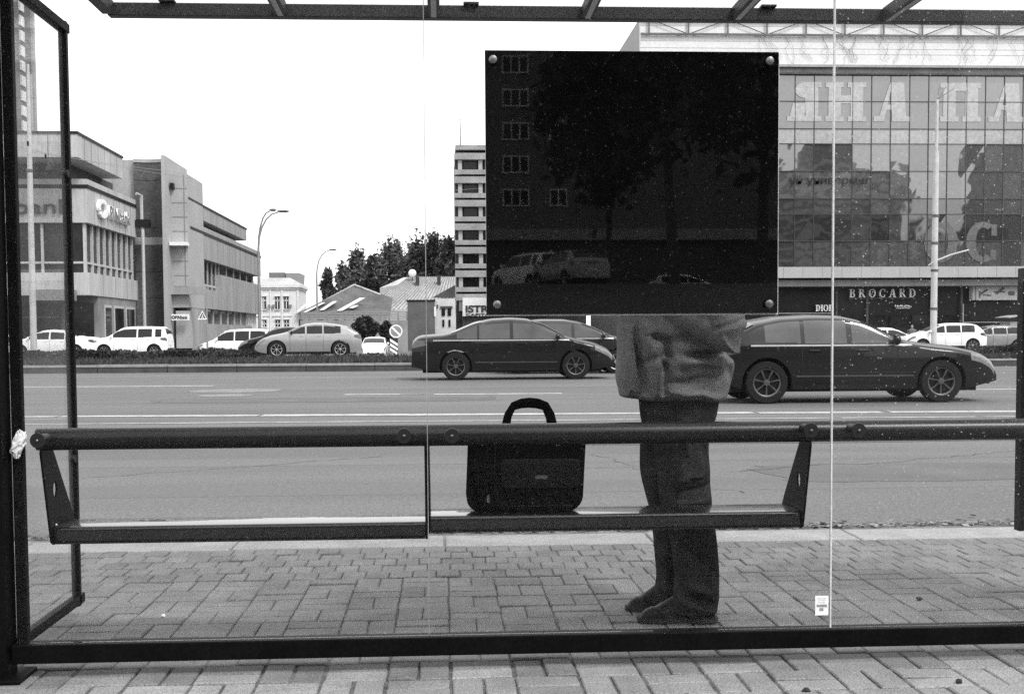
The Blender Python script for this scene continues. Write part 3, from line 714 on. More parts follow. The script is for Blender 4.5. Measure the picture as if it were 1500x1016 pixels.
    o = b.build('jacket', JK, t); remesh(o, .0052, 1)
    b = MB(); c = at(925,576,4.12); b.tube([c+VZ*.012, c+Vector((-.006,0,-.004)), c+Vector((-.012,0,-.012))], .0035, 6); b.tube([c+Vector((.004,0,.01)), c+Vector((.006,0,-.012)), c+Vector((.002,0,-.018)), c+Vector((-.001,0,-.006))], .0014, 6); b.build('drawcord', DARK, t)
    # body: one fused surface
    b = MB()
    hx, hz = tx-.02, 1.635
    b.rings([[(tx+rx*cos(2*pi*k/32), YC+ry*sin(2*pi*k/32), z) for k in range(32)] for (z,rx,ry) in ((.80,.10,.15),(.92,.115,.165),(1.05,.11,.155),(1.2,.12,.165),(1.34,.115,.18),(1.42,.09,.16),(1.47,.065,.08))])
    b.tube([(tx,YC,1.42),(tx-.01,YC,1.50),(tx-.015,YC,1.58)], [.07,.06,.058], 24)
    P_ = []
    for i in range(41):
        e = -pi/2+pi*i/40; row = []
        for k in range(49):
            a = 2*pi*k/48; dx, dy, dz = cos(e)*cos(a), cos(e)*sin(a), sin(e)
            f_ = max(0,-dx)
            r = Vector((.098*dx, .077*dy*(1-.12*max(0,-dz)), .122*dz))
            if dz < 0: r.x -= .012*f_*(-dz)
            r.x -= .026*math.exp(-((dy*.077)/.014)**2-((r.z+.012)/.026)**2)*(dx < 0)      # nose
            r.x -= .007*math.exp(-((dy*.077)/.03)**2-((r.z+.062)/.010)**2)*(dx < 0)       # lips
            r.x += .010*(math.exp(-((abs(r.y)-.031)/.016)**2-((r.z-.012)/.013)**2))*(dx < 0)  # eye sockets
            r.x -= .010*math.exp(-((dy*.077)/.03)**2-((r.z+.098)/.018)**2)*(dx < 0)       # chin
            row.append((hx+r.x, YC+r.y, hz+r.z))
        P_.append(row)
    b.grid(P_)
    for s_ in (-1,1):
        b.lathe([(.004,-.012),(.028,-.006),(.030,.004),(.014,.010)], (hx+.012,YC+s_*.078,hz-.012), 'y', 18)
        sh_, el, wr = arms[0 if s_ < 0 else 1]
        b.tube([sh_, sh_.lerp(el,.5), el, el.lerp(wr,.3), wr, wr.lerp(el,-.12)], [.055,.05,.042,.044,.030,.030], 16)
        d = (wr-el).normalized(); side = Vector((0,-s_,0)); up_ = d.cross(side).normalized()
        pc = wr+d*.075
        b.tube([wr+d*.0, wr+d*.03, pc, pc+d*.025], [.028,.036,.038,.03], 14)
        for k, (off, ln) in enumerate(((-.03,.062),(-.010,.072),(.011,.068),(.031,.054))):
            r0 = pc+d*.012+up_*off; c1 = r0+d*ln*.5+side*.012; c2 = c1+d*ln*.25+side*.026; c3 = c2+side*.024-d*.006
            b.tube([r0-d*.02, r0, c1, c2, c3], [.010,.0098,.0092,.0085,.007], 10)
        t0 = wr+d*.035+up_*.034; b.tube([t0-up_*.02, t0+up_*.006+d*.02, t0+up_*.01+d*.048+side*.012, t0+d*.066+side*.02], [.013,.012,.010,.008], 10)
    for yy, px in ((4.18,1010),(4.34,980)):
        b.tube([(tx,yy,.88),(at(px,740,yy).x,yy,.46),(at(px+8,880,yy).x,yy,.09),(at(px+8,890,yy).x,yy,.05)], [.085,.055,.042,.04], 18)
        b.tube([(at(px+8,890,yy).x,yy,.055),(at(px-12,890,yy).x,yy,.032),(at(px-30,890,yy).x,yy,.024)], [.026,.014,.009], 14)
    o = b.build('body', SKIN, t); remesh(o, .0058, 2)
    for s_ in (-1,1):
        b = MB(); b.lathe([(.001,-.012),(.008,-.009),(.012,0),(.008,.009),(.001,.012)], (hx-.083,YC+s_*.031,hz+.012), 'x', 14); b.build('eye', mat('eye', .4, .1), t, 60)
    P_ = []
    for i in range(15):
        e = -.05+(pi/2+.05)*i/14; row = []
        for k in range(33):
            a = 2*pi*k/32; cut = max(0, -cos(a))
            ee = max(e, .55*cut) if cut > .2 else (e if i else -.75)
            row.append((hx+.004+.107*cos(ee)*cos(a), YC+.085*cos(ee)*sin(a), hz+.006+.128*sin(ee)+.002*sin(a*23)))
        P_.append(row)
    b = MB(); b.grid(P_); b.build('hair', HAIR, t, 60)
    # shoes
    for (yy, toe, heel, pyb) in ((4.185,936,1047,911),(4.352,918,1005,892)):
        x0, x1 = at(toe,pyb,yy).x, at(heel,pyb,yy).x; Ln = x1-x0
        rs = []
        for i in range(25):
            u = i/24; x = x0+Ln*u
            wd = .047*(math.sin(pi*min(1,u*.62+.03)))**.55*(1-.16*math.exp(-((u-.6)/.16)**2)); wd = max(wd,.006) if u < .97 else .022
            top = .012+.040*min(1,(u/.16))**.5+.045*max(0,min(1,(u-.22)/.28)) - .010*max(0,(u-.85)/.15)
            ring = []
            for k in range(20):
                a = 2*pi*k/20; yv = wd*math.copysign(abs(cos(a))**.8,cos(a)); zv = .012+(top-.012)*max(0,sin(a))**.75 if sin(a) > 0 else .012
                ring.append((x, yy+yv*(1-.45*max(0,sin(a))**2*(u>.3)), zv))
            rs.append(ring)
        b = MB(); b.rings(rs); s_o = b.build('shoe', SHO, t, 50)
        out = []
        for i in range(25):
            u = i/24; wd = .049*(math.sin(pi*min(1,u*.62+.03)))**.55*(1-.18*math.exp(-((u-.6)/.16)**2)); out.append((x0-.005+(Ln+.010)*u, max(wd,.012)+.003 if u < .97 else .03))
        poly = [(x, yy-w_) for x, w_ in out]+[(x, yy+w_) for x, w_ in out[::-1]]
        b = MB(); b.prism(poly, .001, .017, 'z'); b.build('sole', SOLE, s_o)
    return t
pedestrian_source = person()

# bits lying on the pavement
for px, py, nm, lab, v in ((1405,999,'dead_leaf','dark curled dead leaf on the near paving at lower right',.03),(1181,1012,'pebble','small dark pebble on the near paving right of the middle',.03),(239,903,'bottle_cap','small white bottle cap on the paving behind the left bench',.7),(1347,878,'pebble','dark grit lump on the paving right of the white sticker',.04)):
    p = gnd(px, py, .002); b = MB(); s_ = .011 if v < .1 else .008; rs = []
    for i in range(5):
        e = -pi/2+pi*i/4; rs.append([(p.x+s_*(1+.35*sin(3*k+px))*max(.02,cos(e))*cos(2*pi*k/10), p.y+s_*.8*(1+.3*cos(2*k+py))*max(.02,cos(e))*sin(2*pi*k/10), .006+.006*sin(e)+.002*sin(k*2)) for k in range(10)])
    b.rings(rs); tag(b.build(nm, mat(nm+'_'+str(px), v, .8), None, 60, origin=(p.x,p.y,0)), lab, {'dead_leaf':'leaf','pebble':'pebble','bottle_cap':'bottle cap'}[nm])
# ---------------------------------------------------------------- cars
def lotz(Y): return -.06 if Y < 64 else (-.65 if Y > 86 else -.06-.59*(Y-64)/22)
PAINTS = {k: mat('car_paint_'+n, v, r_, .06, 2, 40, .04, coat=.45, metal=mt, spec=.15) for k, n, v, r_, mt in
          (('w','white',.78,.4,0),('s','silver',.30,.3,.45),('k','black',.007,.3,0),('d','charcoal',.018,.3,.1),('g','grey',.10,.35,.4))}
RIMD = mat('dark_rim', .10, .35, .1, metal=.6)
KINDS = {
 'saloon': dict(L=4.75, W=1.80, H=1.46, r=.325, wx=(1.02,3.82), belt=.93,
   top=[(0,.78),(.04,.98),(.2,1.05),(.75,1.09),(1.0,1.15),(1.45,1.34),(1.85,1.435),(2.3,1.46),(2.7,1.435),(3.05,1.33),(3.62,1.03),(3.85,.965),(4.3,.86),(4.6,.73),(4.72,.60),(4.75,.5)],
   win=[(1.05,1.52),(1.57,2.28),(2.36,3.42)], ws=(2.80,3.56), rw=(.92,1.62)),
 'hatch': dict(L=4.1, W=1.74, H=1.46, r=.31, wx=(.72,3.25), belt=.94,
   top=[(0,.72),(.03,.95),(.12,1.05),(.22,1.17),(.42,1.36),(.75,1.43),(1.3,1.46),(1.9,1.455),(2.3,1.39),(2.65,1.26),(3.15,1.03),(3.45,.95),(3.8,.84),(4.0,.70),(4.07,.58),(4.1,.48)],
   win=[(.62,1.28),(1.34,2.06),(2.14,2.98)], ws=(2.36,3.08), rw=(.17,.46)),
 'sport_hatch': dict(L=4.35, W=1.78, H=1.345, r=.32, wx=(.75,3.42), belt=.88,
   top=[(0,.70),(.03,.88),(.12,.97),(.3,1.10),(.62,1.25),(1.0,1.32),(1.5,1.345),(1.95,1.335),(2.25,1.27),(2.55,1.13),(2.88,.965),(3.2,.915),(3.7,.86),(4.05,.79),(4.24,.69),(4.32,.57),(4.35,.46)],
   win=[(.72,1.26),(1.32,1.96),(2.04,2.76)], ws=(2.24,2.86), rw=(.22,.58)),
 'boxy': dict(L=4.1, W=1.78, H=1.60, r=.32, wx=(.68,3.25), belt=1.0,
   top=[(0,.78),(.02,1.1),(.06,1.3),(.14,1.50),(.3,1.57),(1.0,1.60),(1.7,1.60),(2.25,1.57),(2.5,1.47),(3.0,1.14),(3.2,1.06),(3.7,.97),(3.95,.86),(4.06,.68),(4.1,.5)],
   win=[(.30,.62),(.78,1.5),(1.57,2.78)], ws=(2.48,3.02), rw=(.05,.16)),
 'crossover': dict(L=4.82, W=1.92, H=1.60, r=.385, wx=(.98,3.84), belt=1.08,
   top=[(0,.82),(.03,1.02),(.12,1.12),(.3,1.24),(.62,1.42),(1.0,1.52),(1.6,1.59),(2.1,1.60),(2.5,1.56),(2.85,1.44),(3.35,1.20),(3.6,1.13),(4.1,1.04),(4.5,.90),(4.72,.74),(4.8,.6),(4.82,.5)],
   win=[(.95,1.72),(1.78,2.48),(2.56,3.26)], ws=(2.72,3.34), rw=(.26,.62)),
 'van': dict(L=4.7, W=1.86, H=1.88, r=.33, wx=(.75,3.7), belt=1.1,
   top=[(0,.85),(.02,1.3),(.1,1.62),(.25,1.82),(.6,1.88),(1.8,1.88),(2.6,1.84),(2.95,1.74),(3.5,1.32),(3.7,1.18),(4.2,1.02),(4.5,.88),(4.66,.68),(4.7,.5)],
   win=[(.3,1.25),(1.32,2.2),(2.28,3.3)], ws=(2.95,3.52), rw=(.06,.2)),
}
def car(kind, name, label, paint, px, Y, rot, group, z=None, py=500, anchor=.5):
    D = KINDS[kind]; L, W, H, r = D['L'], D['W'], D['H'], D['r']; pm = PAINTS[paint]
    GLS = CGLL if name == 'moving_car' else CGLS
    z0, zw, Ra, belt = .20, r, r+.055, D['belt']
    xs_ = np.linspace(0, L, 600); tp = np.array(D['top']); zz = np.interp(xs_, tp[:,0], tp[:,1])
    kw = 13; zz = np.convolve(np.pad(zz, kw, mode='edge'), np.hanning(2*kw+1)/np.hanning(2*kw+1).sum(), 'valid')
    zt = lambda x: float(np.interp(x, xs_, zz))
    def wp(x):
        s = max(0, (x-(L-.85))/.85); q = max(0, (.6-x)/.6)
        return W/2*(1-.22*s**2.6-.11*q**2.4)
    def hw(x, z):
        t = zt(x); g = 1-.055*((min(z,belt)-.62)/.42)**2
        if z > belt: g -= .34*(z-belt)**1.06*(1+.2*(z-belt))
        if belt-.05 < z < belt+.03: g += .006
        rd = min(.13, .4*(t-z0)); s = (z-(t-rd))/rd
        if s > 0: g *= max(0, 1-min(1,s)**2.6)**(1/2.6)
        return wp(x)*g
    def zb(x):
        b_ = z0+.02+.10*max(0,(x-(L-.5))/.5)+.10*max(0,(.4-x)/.4)
        for c in D['wx']:
            if abs(x-c) < Ra: b_ = max(b_, zw+math.sqrt(Ra*Ra-(x-c)**2))
        return b_
    st = list(np.linspace(0, L, 64))
    for c in D['wx']: st += [c+Ra*cos(pi*k/20) for k in range(21)]+[c-Ra-.002, c+Ra+.002]
    st = sorted(set(round(float(q), 4) for q in st))
    body = MB(); rings = []; NS, NR = 12, 9
    for x in st:
        b0, t = zb(x), zt(x); rd = min(.13, .4*(t-z0)); zs = t-rd; b0 = min(b0, zs-.02)
        zl = [b0+(zs-b0)*k/NS for k in range(NS+1)]+[zs+rd*(sin(pi/2*k/NR)) for k in range(1, NR)]
        right = [(x, hw(x,q), q) for q in zl]; left = [(x, -y, q) for x, y, q in right[::-1]]
        rings.append([(x,.3*W,b0+.0)]+right+[(x,0,t)]+left+[(x,-.3*W,b0)])
    n = len(rings[0]); vs_ = [p for q in rings for p in q]
    for i in range(len(rings)-1):
        for k in range(n):
            f = (i*n+k, i*n+(k+1)%n, (i+1)*n+(k+1)%n, (i+1)*n+k); under = k in (0, n-2, n-1)
            body.f.append(f); body.mi.append(1 if under else 0)
    body.v = vs_
    body.f += [tuple(range(n)), tuple(range((len(rings)-1)*n, len(rings)*n))]; body.mi += [0, 0]
    root = thing(name, label, 'car', (0,0,0), group, local=True)
    body.build('body', [pm, DARK], root, 34)
    b = MB(); b.box(.25, L-.3, -.36*W, .36*W, .17, .62); b.build('underbody', DARK, root)
    def sidepatch(x0, x1, lo, hi, off, nm, m, nx=14, nz=5, both=True, par=root):
        for s_ in ((-1, 1) if both else (-1,)):
            b = MB(); G = []
            for i in range(nx+1):
                x = x0+(x1-x0)*i/nx; a, c = lo(x), hi(x); c = max(c, a+.001)
                G.append([(x, s_*(hw(x, a+(c-a)*k/nz)+off), a+(c-a)*k/nz) for k in range(nz+1)])
            b.grid(G); b.build(nm, m, par, 60)
    wl = lambda x: belt+.02+.015*(x<1.2)
    for (x0, x1) in D['win']:
        sidepatch(x0, x1, wl, lambda x: zt(x)-.095, .005, 'window', GLS)
    def toppatch(x0, x1, q1, off, nm, m, nx=10, nq=12):
        b = MB(); G = []
        # even steps along the outline
        s = np.linspace(x0, x1, 80); ar = np.concatenate([[0], np.cumsum(np.hypot(np.diff(s), np.diff([zt(a) for a in s])))])
        for i in range(nx+1):
            x = float(np.interp(ar[-1]*i/nx, ar, s)); t = zt(x); rd = min(.13,.4*(t-z0)); dz = (zt(min(L,x+.02))-zt(max(0,x-.02)))/.04
            nl = math.hypot(1, dz); row = []
            for k in range(nq+1):
                q = -q1+2*q1*k/nq; w_ = hw(x, t-rd); sgm = (1-abs(q)**2.6)**(1/2.6); z = t-rd+rd*sgm
                row.append((x-dz/nl*off, q*w_, z+off/nl))
            G.append(row)
        b.grid(G); b.build(nm, m, root, 60)
    toppatch(*D['ws'], .88, .006, 'windscreen', GLS); toppatch(*D['rw'], .86, .006, 'rear_window', GLS)
    # lamps, grille, plates, sills, handles, mirrors, wheels
    hzl = lambda x: zt(x)-.20+.02*(L-x); hzh = lambda x: zt(x)-.075
    sidepatch(L-.48, L-.06, hzl, hzh, .006, 'headlight', LAMPG, 8, 4)
    tl = min(zt(.1), belt+.05)
    sidepatch(.012, .34, lambda x: tl-.24+.22*x, lambda x: tl-.04-.05*x, .006, 'tail_light', TAIL, 8, 4)
    b = MB(); zf = zt(L-.03); yw = wp(L)*.62
    b.box(L-.02, L+.012, -yw, yw, .26, zf-.16); b.build('grille', DARK, root, bevel=.01)
    b = MB(); b.box(L+.013, L+.022, -.26, .26, .36, .47); b.build('number_plate', PLATE, root)
    b = MB(); b.box(-.022, -.008, -.26, .26, .56, .67); b.build('number_plate', PLATE, root)
    b = MB(); b.box(-.012, .05, -wp(0)*.85, wp(0)*.85, .30, .46); b.build('rear_bumper', DARK if kind in ('crossover','boxy') else pm, root, bevel=.02)
    sidepatch(D['wx'][0]+Ra+.02, D['wx'][1]-Ra-.02, lambda x: .215, lambda x: .285, .006, 'sill', DARK, 8, 2)
    if name == 'moving_car':  # strips added as painted highlights along the shoulder and lower side
        sidepatch(.5, D['ws'][1]+.1, lambda x: belt-.02, lambda x: belt+.004, .009, 'belt_highlight', ALU, 24, 1)
        sidepatch(D['wx'][0]+Ra+.06, D['wx'][1]-Ra-.06, lambda x: .40, lambda x: .425, .008, 'side_highlight', RIMD, 12, 1)
    seams = [D['win'][-1][0]-.04, D['win'][0][1]+.02 if len(D['win']) > 2 else 1.2, D['win'][-1][1]-.02]
    for s_ in (-1, 1):
        for x in seams: b = MB(); b.grid([[(x+d, s_*(hw(x, q)+.0035), q) for q in np.linspace(.30, belt, 8)] for d in (-.005, .005)]); b.build('door_gap', DARK, root)
        for x in (D['win'][-1][0]+.08, D['win'][1][0]+.06):
            y = hw(x, belt-.09); b = MB(); b.box(x, x+.17, s_*y-.012, s_*y+.022 if s_ > 0 else s_*y+.012, belt-.105, belt-.075)
            if s_ < 0: b.v = [(vx, vy-(.01 if vy < -y else 0), vz) for vx, vy, vz in b.v]
            b.build('door_handle', pm if paint != 's' else ALU, root, bevel=.006)
        x = D['ws'][1]-.22; y = hw(x, belt+.03); b = MB()
        b.lathe([(.02,0),(.075,.01),(.085,.05),(.06,.09),(.01,.10)], (x, s_*(y+.11), belt+.07), 'x', 14)
        b.box(x+.01, x+.06, min(s_*(y-.02), s_*(y+.06)), max(s_*(y-.02), s_*(y+.06)), belt+.03, belt+.055); b.build('wing_mirror', pm if kind != 'crossover' else DARK, root, 50)
        for c in D['wx']:
            yo = hw(c, zw+Ra+.02)-.012; b = MB()
            pr = [(r*.60,-.20),(r*.93,-.20),(r,-.17),(r,-.03),(r*.95,-.004),(r*.70,.0),(r*.66,-.012),(r*.66,-.16)]
            b.lathe([(a, s_*t_) for a, t_ in pr], (c, s_*yo, r), 'y', 36); wh = b.build('wheel', RUBR, root, 40)
            b = MB(); b.lathe([(r*.665,s_*-.14),(r*.665,s_*-.012),(r*.60,s_*-.02),(r*.585,s_*-.07)], (c,s_*yo,r), 'y', 30, cap=False)
            b.lathe([(r*.16,s_*-.05),(r*.15,s_*-.022),(.002,s_*-.018)], (c,s_*yo,r), 'y', 14)
            for k in range(7):
                a = 2*pi*k/7+.2; da = .13; vv = []
                for rad, wd_ in ((.13,.8),(.62,1.05)):
                    for e in (-1, 1):
                        for t_ in (-.055, -.024):
                            aa = a+e*da*wd_*(.5 if rad > .3 else 1.1); vv.append((c+r*rad*cos(aa), s_*(yo+t_), r+r*rad*sin(aa)))
                b.add(vv, [(0,1,3,2),(4,6,7,5),(1,5,7,3),(0,2,6,4),(0,4,5,1),(2,3,7,6)])
            b.build('rim', RIMD if paint == 'k' else ALU, wh, 40)
            b = MB(); b.lathe([(r*.56,s_*-.10),(r*.56,s_*-.085)], (c,s_*yo,r), 'y', 24); b.build('brake_disc', DARK, wh)
    # place: anchor along the length sits at pixel px
    zg = (lotz(Y) if z is None else z); c = at(px, py, Y)
    root.rotation_euler = (0, 0, rot); a = Vector((L*anchor*cos(rot), L*anchor*sin(rot), 0))
    root.location = Vector((c.x, Y, zg))-a
    return root
RZ_ = -.08; GM = 'cars driving along the road'; GP = 'cars parked across the road'; GB = 'cars parked behind the photographer'
car('saloon','moving_car','dark saloon driving past behind the bag, its boot at the glass seam','k',604,29.4,0,GM,RZ_,anchor=0)
car('hatch','moving_car','charcoal car half hidden between the front of the dark saloon and the standing man','d',722,33.4,0,GM,RZ_,anchor=0)
car('sport_hatch','moving_car','large black hatchback passing nearest, right of the standing man','k',1432,19.0,0,GM,RZ_,anchor=1)
car('boxy','parked_car','white boxy car with upright tailgate parked in front of the bank','w',250,66,pi,GP,anchor=0)
car('saloon','parked_car','white saloon behind the side panel of the shelter, left of the boxy car','w',146,66,pi,GP,anchor=1-1.0)
car('saloon','parked_car','white saloon at far left mostly hidden behind another white saloon and the black column','w',70,74,pi,GP,anchor=0)
car('van','parked_car','tall dark people carrier seen through the side panel behind the white saloons','d',104,79,pi,GP,anchor=0)
car('van','parked_car','small white van in front of the right end of the bank, behind the silver crossover','w',398,80,pi,GP,anchor=0)
car('saloon','parked_car','black saloon nose just ahead of the silver crossover','k',352,60.5,pi,GP,anchor=1)
car('crossover','parked_car','silver crossover with dark arched side windows parked on the verge','s',529,57.5,pi+.10,GP,anchor=0)
car('hatch','parked_car','white hatchback facing the camera beside the round road sign','w',549,86,-pi/2,GP,anchor=.5)
car('saloon','parked_car','white saloon behind the bonnet of the black hatchback, under the perfume shop','w',1352,71,0,GP,anchor=1)
car('hatch','parked_car','white hatchback with dark windows left of the silver one, beyond the utility pole','w',1438,62.5,pi-.10,GP,anchor=0)
car('hatch','parked_car','silver hatchback at far right above the short hedge','s',1500,68,pi-.04,GP,anchor=0)
def back_at(px, Yv): return X_(px, Yv)
for kind, nm, lab, p_, px, Yb, rot in (('boxy','parked_car','white boxy car reflected in the black board, behind the hatchback','w',815,-44,-pi/2-.5),
                                  ('hatch','parked_car','silver hatchback reflected low in the black board','s',868,-40,-pi/2-.35),
                                  ('hatch','parked_car','small white car reflected faintly right of the middle of the board','w',950,-62,0)):
    c = car(kind, nm, lab, p_, 750, 10, rot, GB, -.11); c.location = (back_at(px, -Yb+7.3), Yb, 2.81)

ped = copy_tree(pedestrian_source); ped['label'] = 'small distant pedestrian between the parked white cars in front of the perfume shop'
ped.location = (X_(1336,75), 75, lotz(75)); ped.rotation_euler.z = R(70)
# ---------------------------------------------------------------- buildings
CON = mat('pale_concrete', .30, .8, .18, .9, 14, .12, .1, stretch=(1,1,.15))
CONL = mat('light_panel', .35, .8, .10, .4, 10, .10)
CONB = mat('bank_cladding', .40, .7, .16, .9, 9, .12, stretch=(1,1,.12))
TILE = mat('dark_tile', .075, .6, .25, .6, 6, .3)
RECESS = mat('recess_wall', .07, .8, .3, .6, 6, .3)
FRAME = mat('window_frame', .42, .5, .1)
BRICKG = mat('grey_brick', .12, .9, .2, .8, 12, .3)
STUC = mat('pale_stucco', .62, .85, .12, .8, 10, .12)
ROOFM = mat('sheet_metal_roof', .36, .5, .22, .5, 5, .2, stretch=(1,.25,1))
ROOFD = mat('dark_tile_roof', .10, .85, .3, .6, 8, .3)
CHAR = mat('sign_letters', .05, .5); SIGNW = mat('sign_white', .8, .4, .05)
def W2(pxa, pya, Y): return at(pxa, pya, Y)

# the bank: stacked pale blocks with ribbon windows
def bank():
    Yf = 72.0; zb = -.9
    xr = X_(128, Yf, 300)                    # side wall plane of the main block
    XL = X_(-60, Yf, 300)
    t = thing('bank_building', 'pale concrete bank with stacked overhanging blocks, ribbon windows and a dark concave tower', 'building', (xr,Yf,zb))
    Z = lambda py: at(118, py, Yf).z
    Ye = Yf*(649-128)/(649-198)              # far end of the front block
    za0, za1 = Z_(113,230,70), Z_(113,196,70); Ya = 70*(649-113)/(649-178)
    xa = X_(113,70,210)
    b = MB(); b.box(XL,xa,70,Ya,za0,za1); b.build('attic_block', CONB, t)
    b = MB(); b.box(XL-.1,xa+.06,69.94,Ya+.06,za1,za1+.14); b.build('coping', DARK, t)
    zs1, zs0 = Z(262), Z(326)
    b = MB(); b.box(XL,xr-1.2,Yf+.9,Ye-1,zs1,za0); b.build('recessed_storey', RECESS, t)
    b = MB(); b.box(XL,xr,Yf,Ye,zs0,zs1); b.build('fascia_block', CONB, t)
    zl = Z(273); b = MB(); b.box(XL,xr+.05,Yf-.05,Ye+.02,zl-.1,zl+.1); b.build('fascia_line', DARK, t)
    zw0, zw1 = Z(399), zs0
    b = MB(); b.box(XL,xr-.35,Yf+.35,Ye-.2,zw0,zw1); b.build('window_band', BGLS, t)
    def mull(nm, x0,x1,y0,y1,z0,z1): b = MB(); b.box(x0,x1,y0,y1,z0,z1); return b.build(nm, FRAME, t)
    zt_ = Z(384)
    for k in range(9):
        y = Yf+.35+(Ye-.55-Yf)*k/8; mull('mullion', xr-.35,xr-.20,y-.07,y+.07,zw0,zw1)
    mull('transom', xr-.349,xr-.24,Yf+.42,Ye-.27,zt_-.06,zt_+.06)
    for px in (20,60,95,122): x = X_(px,Yf,360); mull('mullion', x-.07,x+.07,Yf+.20,Yf+.349,zw0,zw1)
    mull('transom', XL,xr-.37,Yf+.24,Yf+.348,zt_-.06,zt_+.06)
    zp0 = Z(432); xp = X_(131,Yf,415)
    b = MB(); b.box(XL,xr+.02,Yf-.02,Ye+.03,zp0,zw0-.002); b.build('spandrel_block', CONB, t)
    for k in (1,2,3): y = Yf+(Ye-Yf)*k/4; b = MB(); b.box(xr+.0205,xr+.026,y-.02,y+.02,zp0+.02,zw0-.02); b.build('panel_joint', TILE, t)
    xg = X_(145,Yf+2,480); b = MB(); b.box(XL,xg,Yf+1.9,Ye-.3,zb,zp0); b.build('ground_floor', mat('ground_floor_wall',.20,.8,.3,.4), t)
    for k, (y0, y1, z0, z1) in enumerate(((.16,.30,.35,2.9),(.40,.62,1.4,2.9),(.72,.92,1.4,2.9))):
        d = Ye-Yf-2.2; b = MB(); b.box(xg+.004,xg+.08,Yf+1.9+d*y0,Yf+1.9+d*y1,z0-.4,z1-.2); b.build('door' if k == 0 else 'window', BGLS, t)
        b = MB(); b.box(xg+.002,xg+.05,Yf+1.9+d*y0-.15,Yf+1.9+d*y1+.15,z0-.55,z1-.05); b.build('door_frame' if k == 0 else 'window_frame', FRAME, t)
    for px0, px1 in ((-20,45),(55,90),(108,138)):
        b = MB(); b.box(X_(px0,Yf+1.9,470),X_(px1,Yf+1.9,470),Yf+1.80,Yf+1.897,.3,2.9); b.build('window', BGLS, t)
    b = MB(); b.box(X_(60,72,410),X_(112,72,410),Yf-1.2,Yf-.03,Z_(60,440,71),Z_(60,424,71)); b.build('canopy', mat('canopy_grey',.2,.7), t)
    # lettering of the bank
    zt0, zt1 = Z(313), Z(292)
    sans_text('PINbank', Vector((X_(-46,Yf,300),Yf-.08,zt0)), VX, VZ, -VY, X_(107,Yf,300)-X_(-46,Yf,300), zt1-zt0, 'sign_letters', mat('grey_letters',.06,.4), t, .0, .08)
    y0, y1 = Yf+(Ye-Yf)*.36, Yf+(Ye-Yf)*.79
    sans_text('PINbank', Vector((xr+.02,y0,Z(311))), VY, VZ, VX, y1-y0, Z(290)-Z(311), 'sign_letters', SIGNW, t, .015, .18)
    sans_text('PINbank', Vector((xr+.205,y0+.05,Z(311)+.03)), VY, VZ, VX, y1-y0-.1, Z(290)-Z(311)-.06, 'letter_faces', mat('letter_face_grey',.16,.4), t, .0, .02)
    b = MB(); yc = Yf+(Ye-Yf)*.24; zc = Z(299)
    for a0, a1 in ((40,200),(220,380)):
        for q in arcseg(yc,zc,1.0,.56,a0,a1,.40,.24): b.prism(q, xr+.02, xr+.2, 'x')
    b.build('sign_emblem', SIGNW, t)
    # joints between the cladding slabs
    JG = mat('slab_joint', .12)
    for k in range(1, 8): y = Yf+(Ye-Yf)*k/8; b = MB(); b.box(xr+.001,xr+.008,y-.018,y+.018,zs0+.02,zl-.12); b.build('slab_joint', JG, t)
    for k in range(1, 7): y = 70+(Ya-70)*k/7; b = MB(); b.box(xa+.001,xa+.008,y-.018,y+.018,za0+.02,za1-.02); b.build('slab_joint', JG, t)
    for px in (10,40,70,100): x = X_(px,70,210); b = MB(); b.box(x-.018,x+.018,69.992,69.999,za0+.02,za1-.02); b.build('slab_joint', JG, t)
    # dark concave tower
    Yt = 84.5; xA, xB, xC, xD = X_(178,Yt,300), X_(197,Yt,300), X_(243,Yt,300), X_(248,Yt,300)
    b = MB(); b.box(xA-3,xB,Yt+.3,Yt+8,zb,Z_(185,233,Yt)); b.build('stair_block', CON, t)
    pts = [(xB+(xC-xB)*k/14, Yt-.1+.35*sin(pi*min(1,k/14*.9))-.3*(k/14)**2) for k in range(15)]
    top = Z_(220,238,Yt); b = MB(); b.prism(pts+[(xC,Yt+6),(xB,Yt+6)], zb, top, 'z'); b.build('tower', TILE, t, 30)
    b = MB(); b.prism([(x,y-.06) for x,y in pts]+[(xC,Yt+6),(xB,Yt+6)], top+.004, Z_(220,233,Yt), 'z'); b.build('tower_coping', CON, t)
    for py in (262,331,353,396,434):
        zz = Z_(220,py,Yt); b = MB(); h = .18 if py != 353 else .5
        b.prism([(x,y-.03) for x,y in pts]+[(x,y+.02) for x,y in pts[::-1]], zz-h/2, zz+h/2, 'z'); b.build('tile_course', CON if py == 353 else RECESS, t)
    b = MB(); b.box(xC,xD,Yt-1.2,Yt+6,zb,Z_(246,231,Yt)); b.build('fin', CONL, t)
    xE = X_(274,Yt+.4,300); b = MB(); b.box(xD,xE,Yt+.4,Yt+6,Z_(260,450,Yt),Z_(260,253,Yt)); b.build('tiled_wall', CONL, t)
    b = MB(); b.box(xD,xE-.02,Yt+1.4,Yt+6,zb,Z_(260,450,Yt)); b.build('entrance_wall', CON, t)
    b = MB(); b.box(xD+.2,xE,Yt+.41,Yt+1.4,Z_(260,510,Yt),Z_(260,455,Yt)); b.build('entrance_bay', CONL, t)
    b = MB()
    for py in (275,296,317,338,382,403,419): b.box(xD+.1,xE,Yt+.385,Yt+.399,Z_(260,py,Yt)-.03,Z_(260,py,Yt)+.03)
    xm = X_(268,Yt,300); b.box(xm-.03,xm+.03,Yt+.38,Yt+.384,Z_(260,418,Yt),Z_(260,255,Yt)); b.build('panel_joint', mat('joint_grey',.2), t)
    b = MB(); b.box(X_(250,Yt,356),xE+.1,Yt-.5,Yt+.38,Z_(260,360,Yt),Z_(260,355,Yt)); b.build('ledge', WHITE, t)
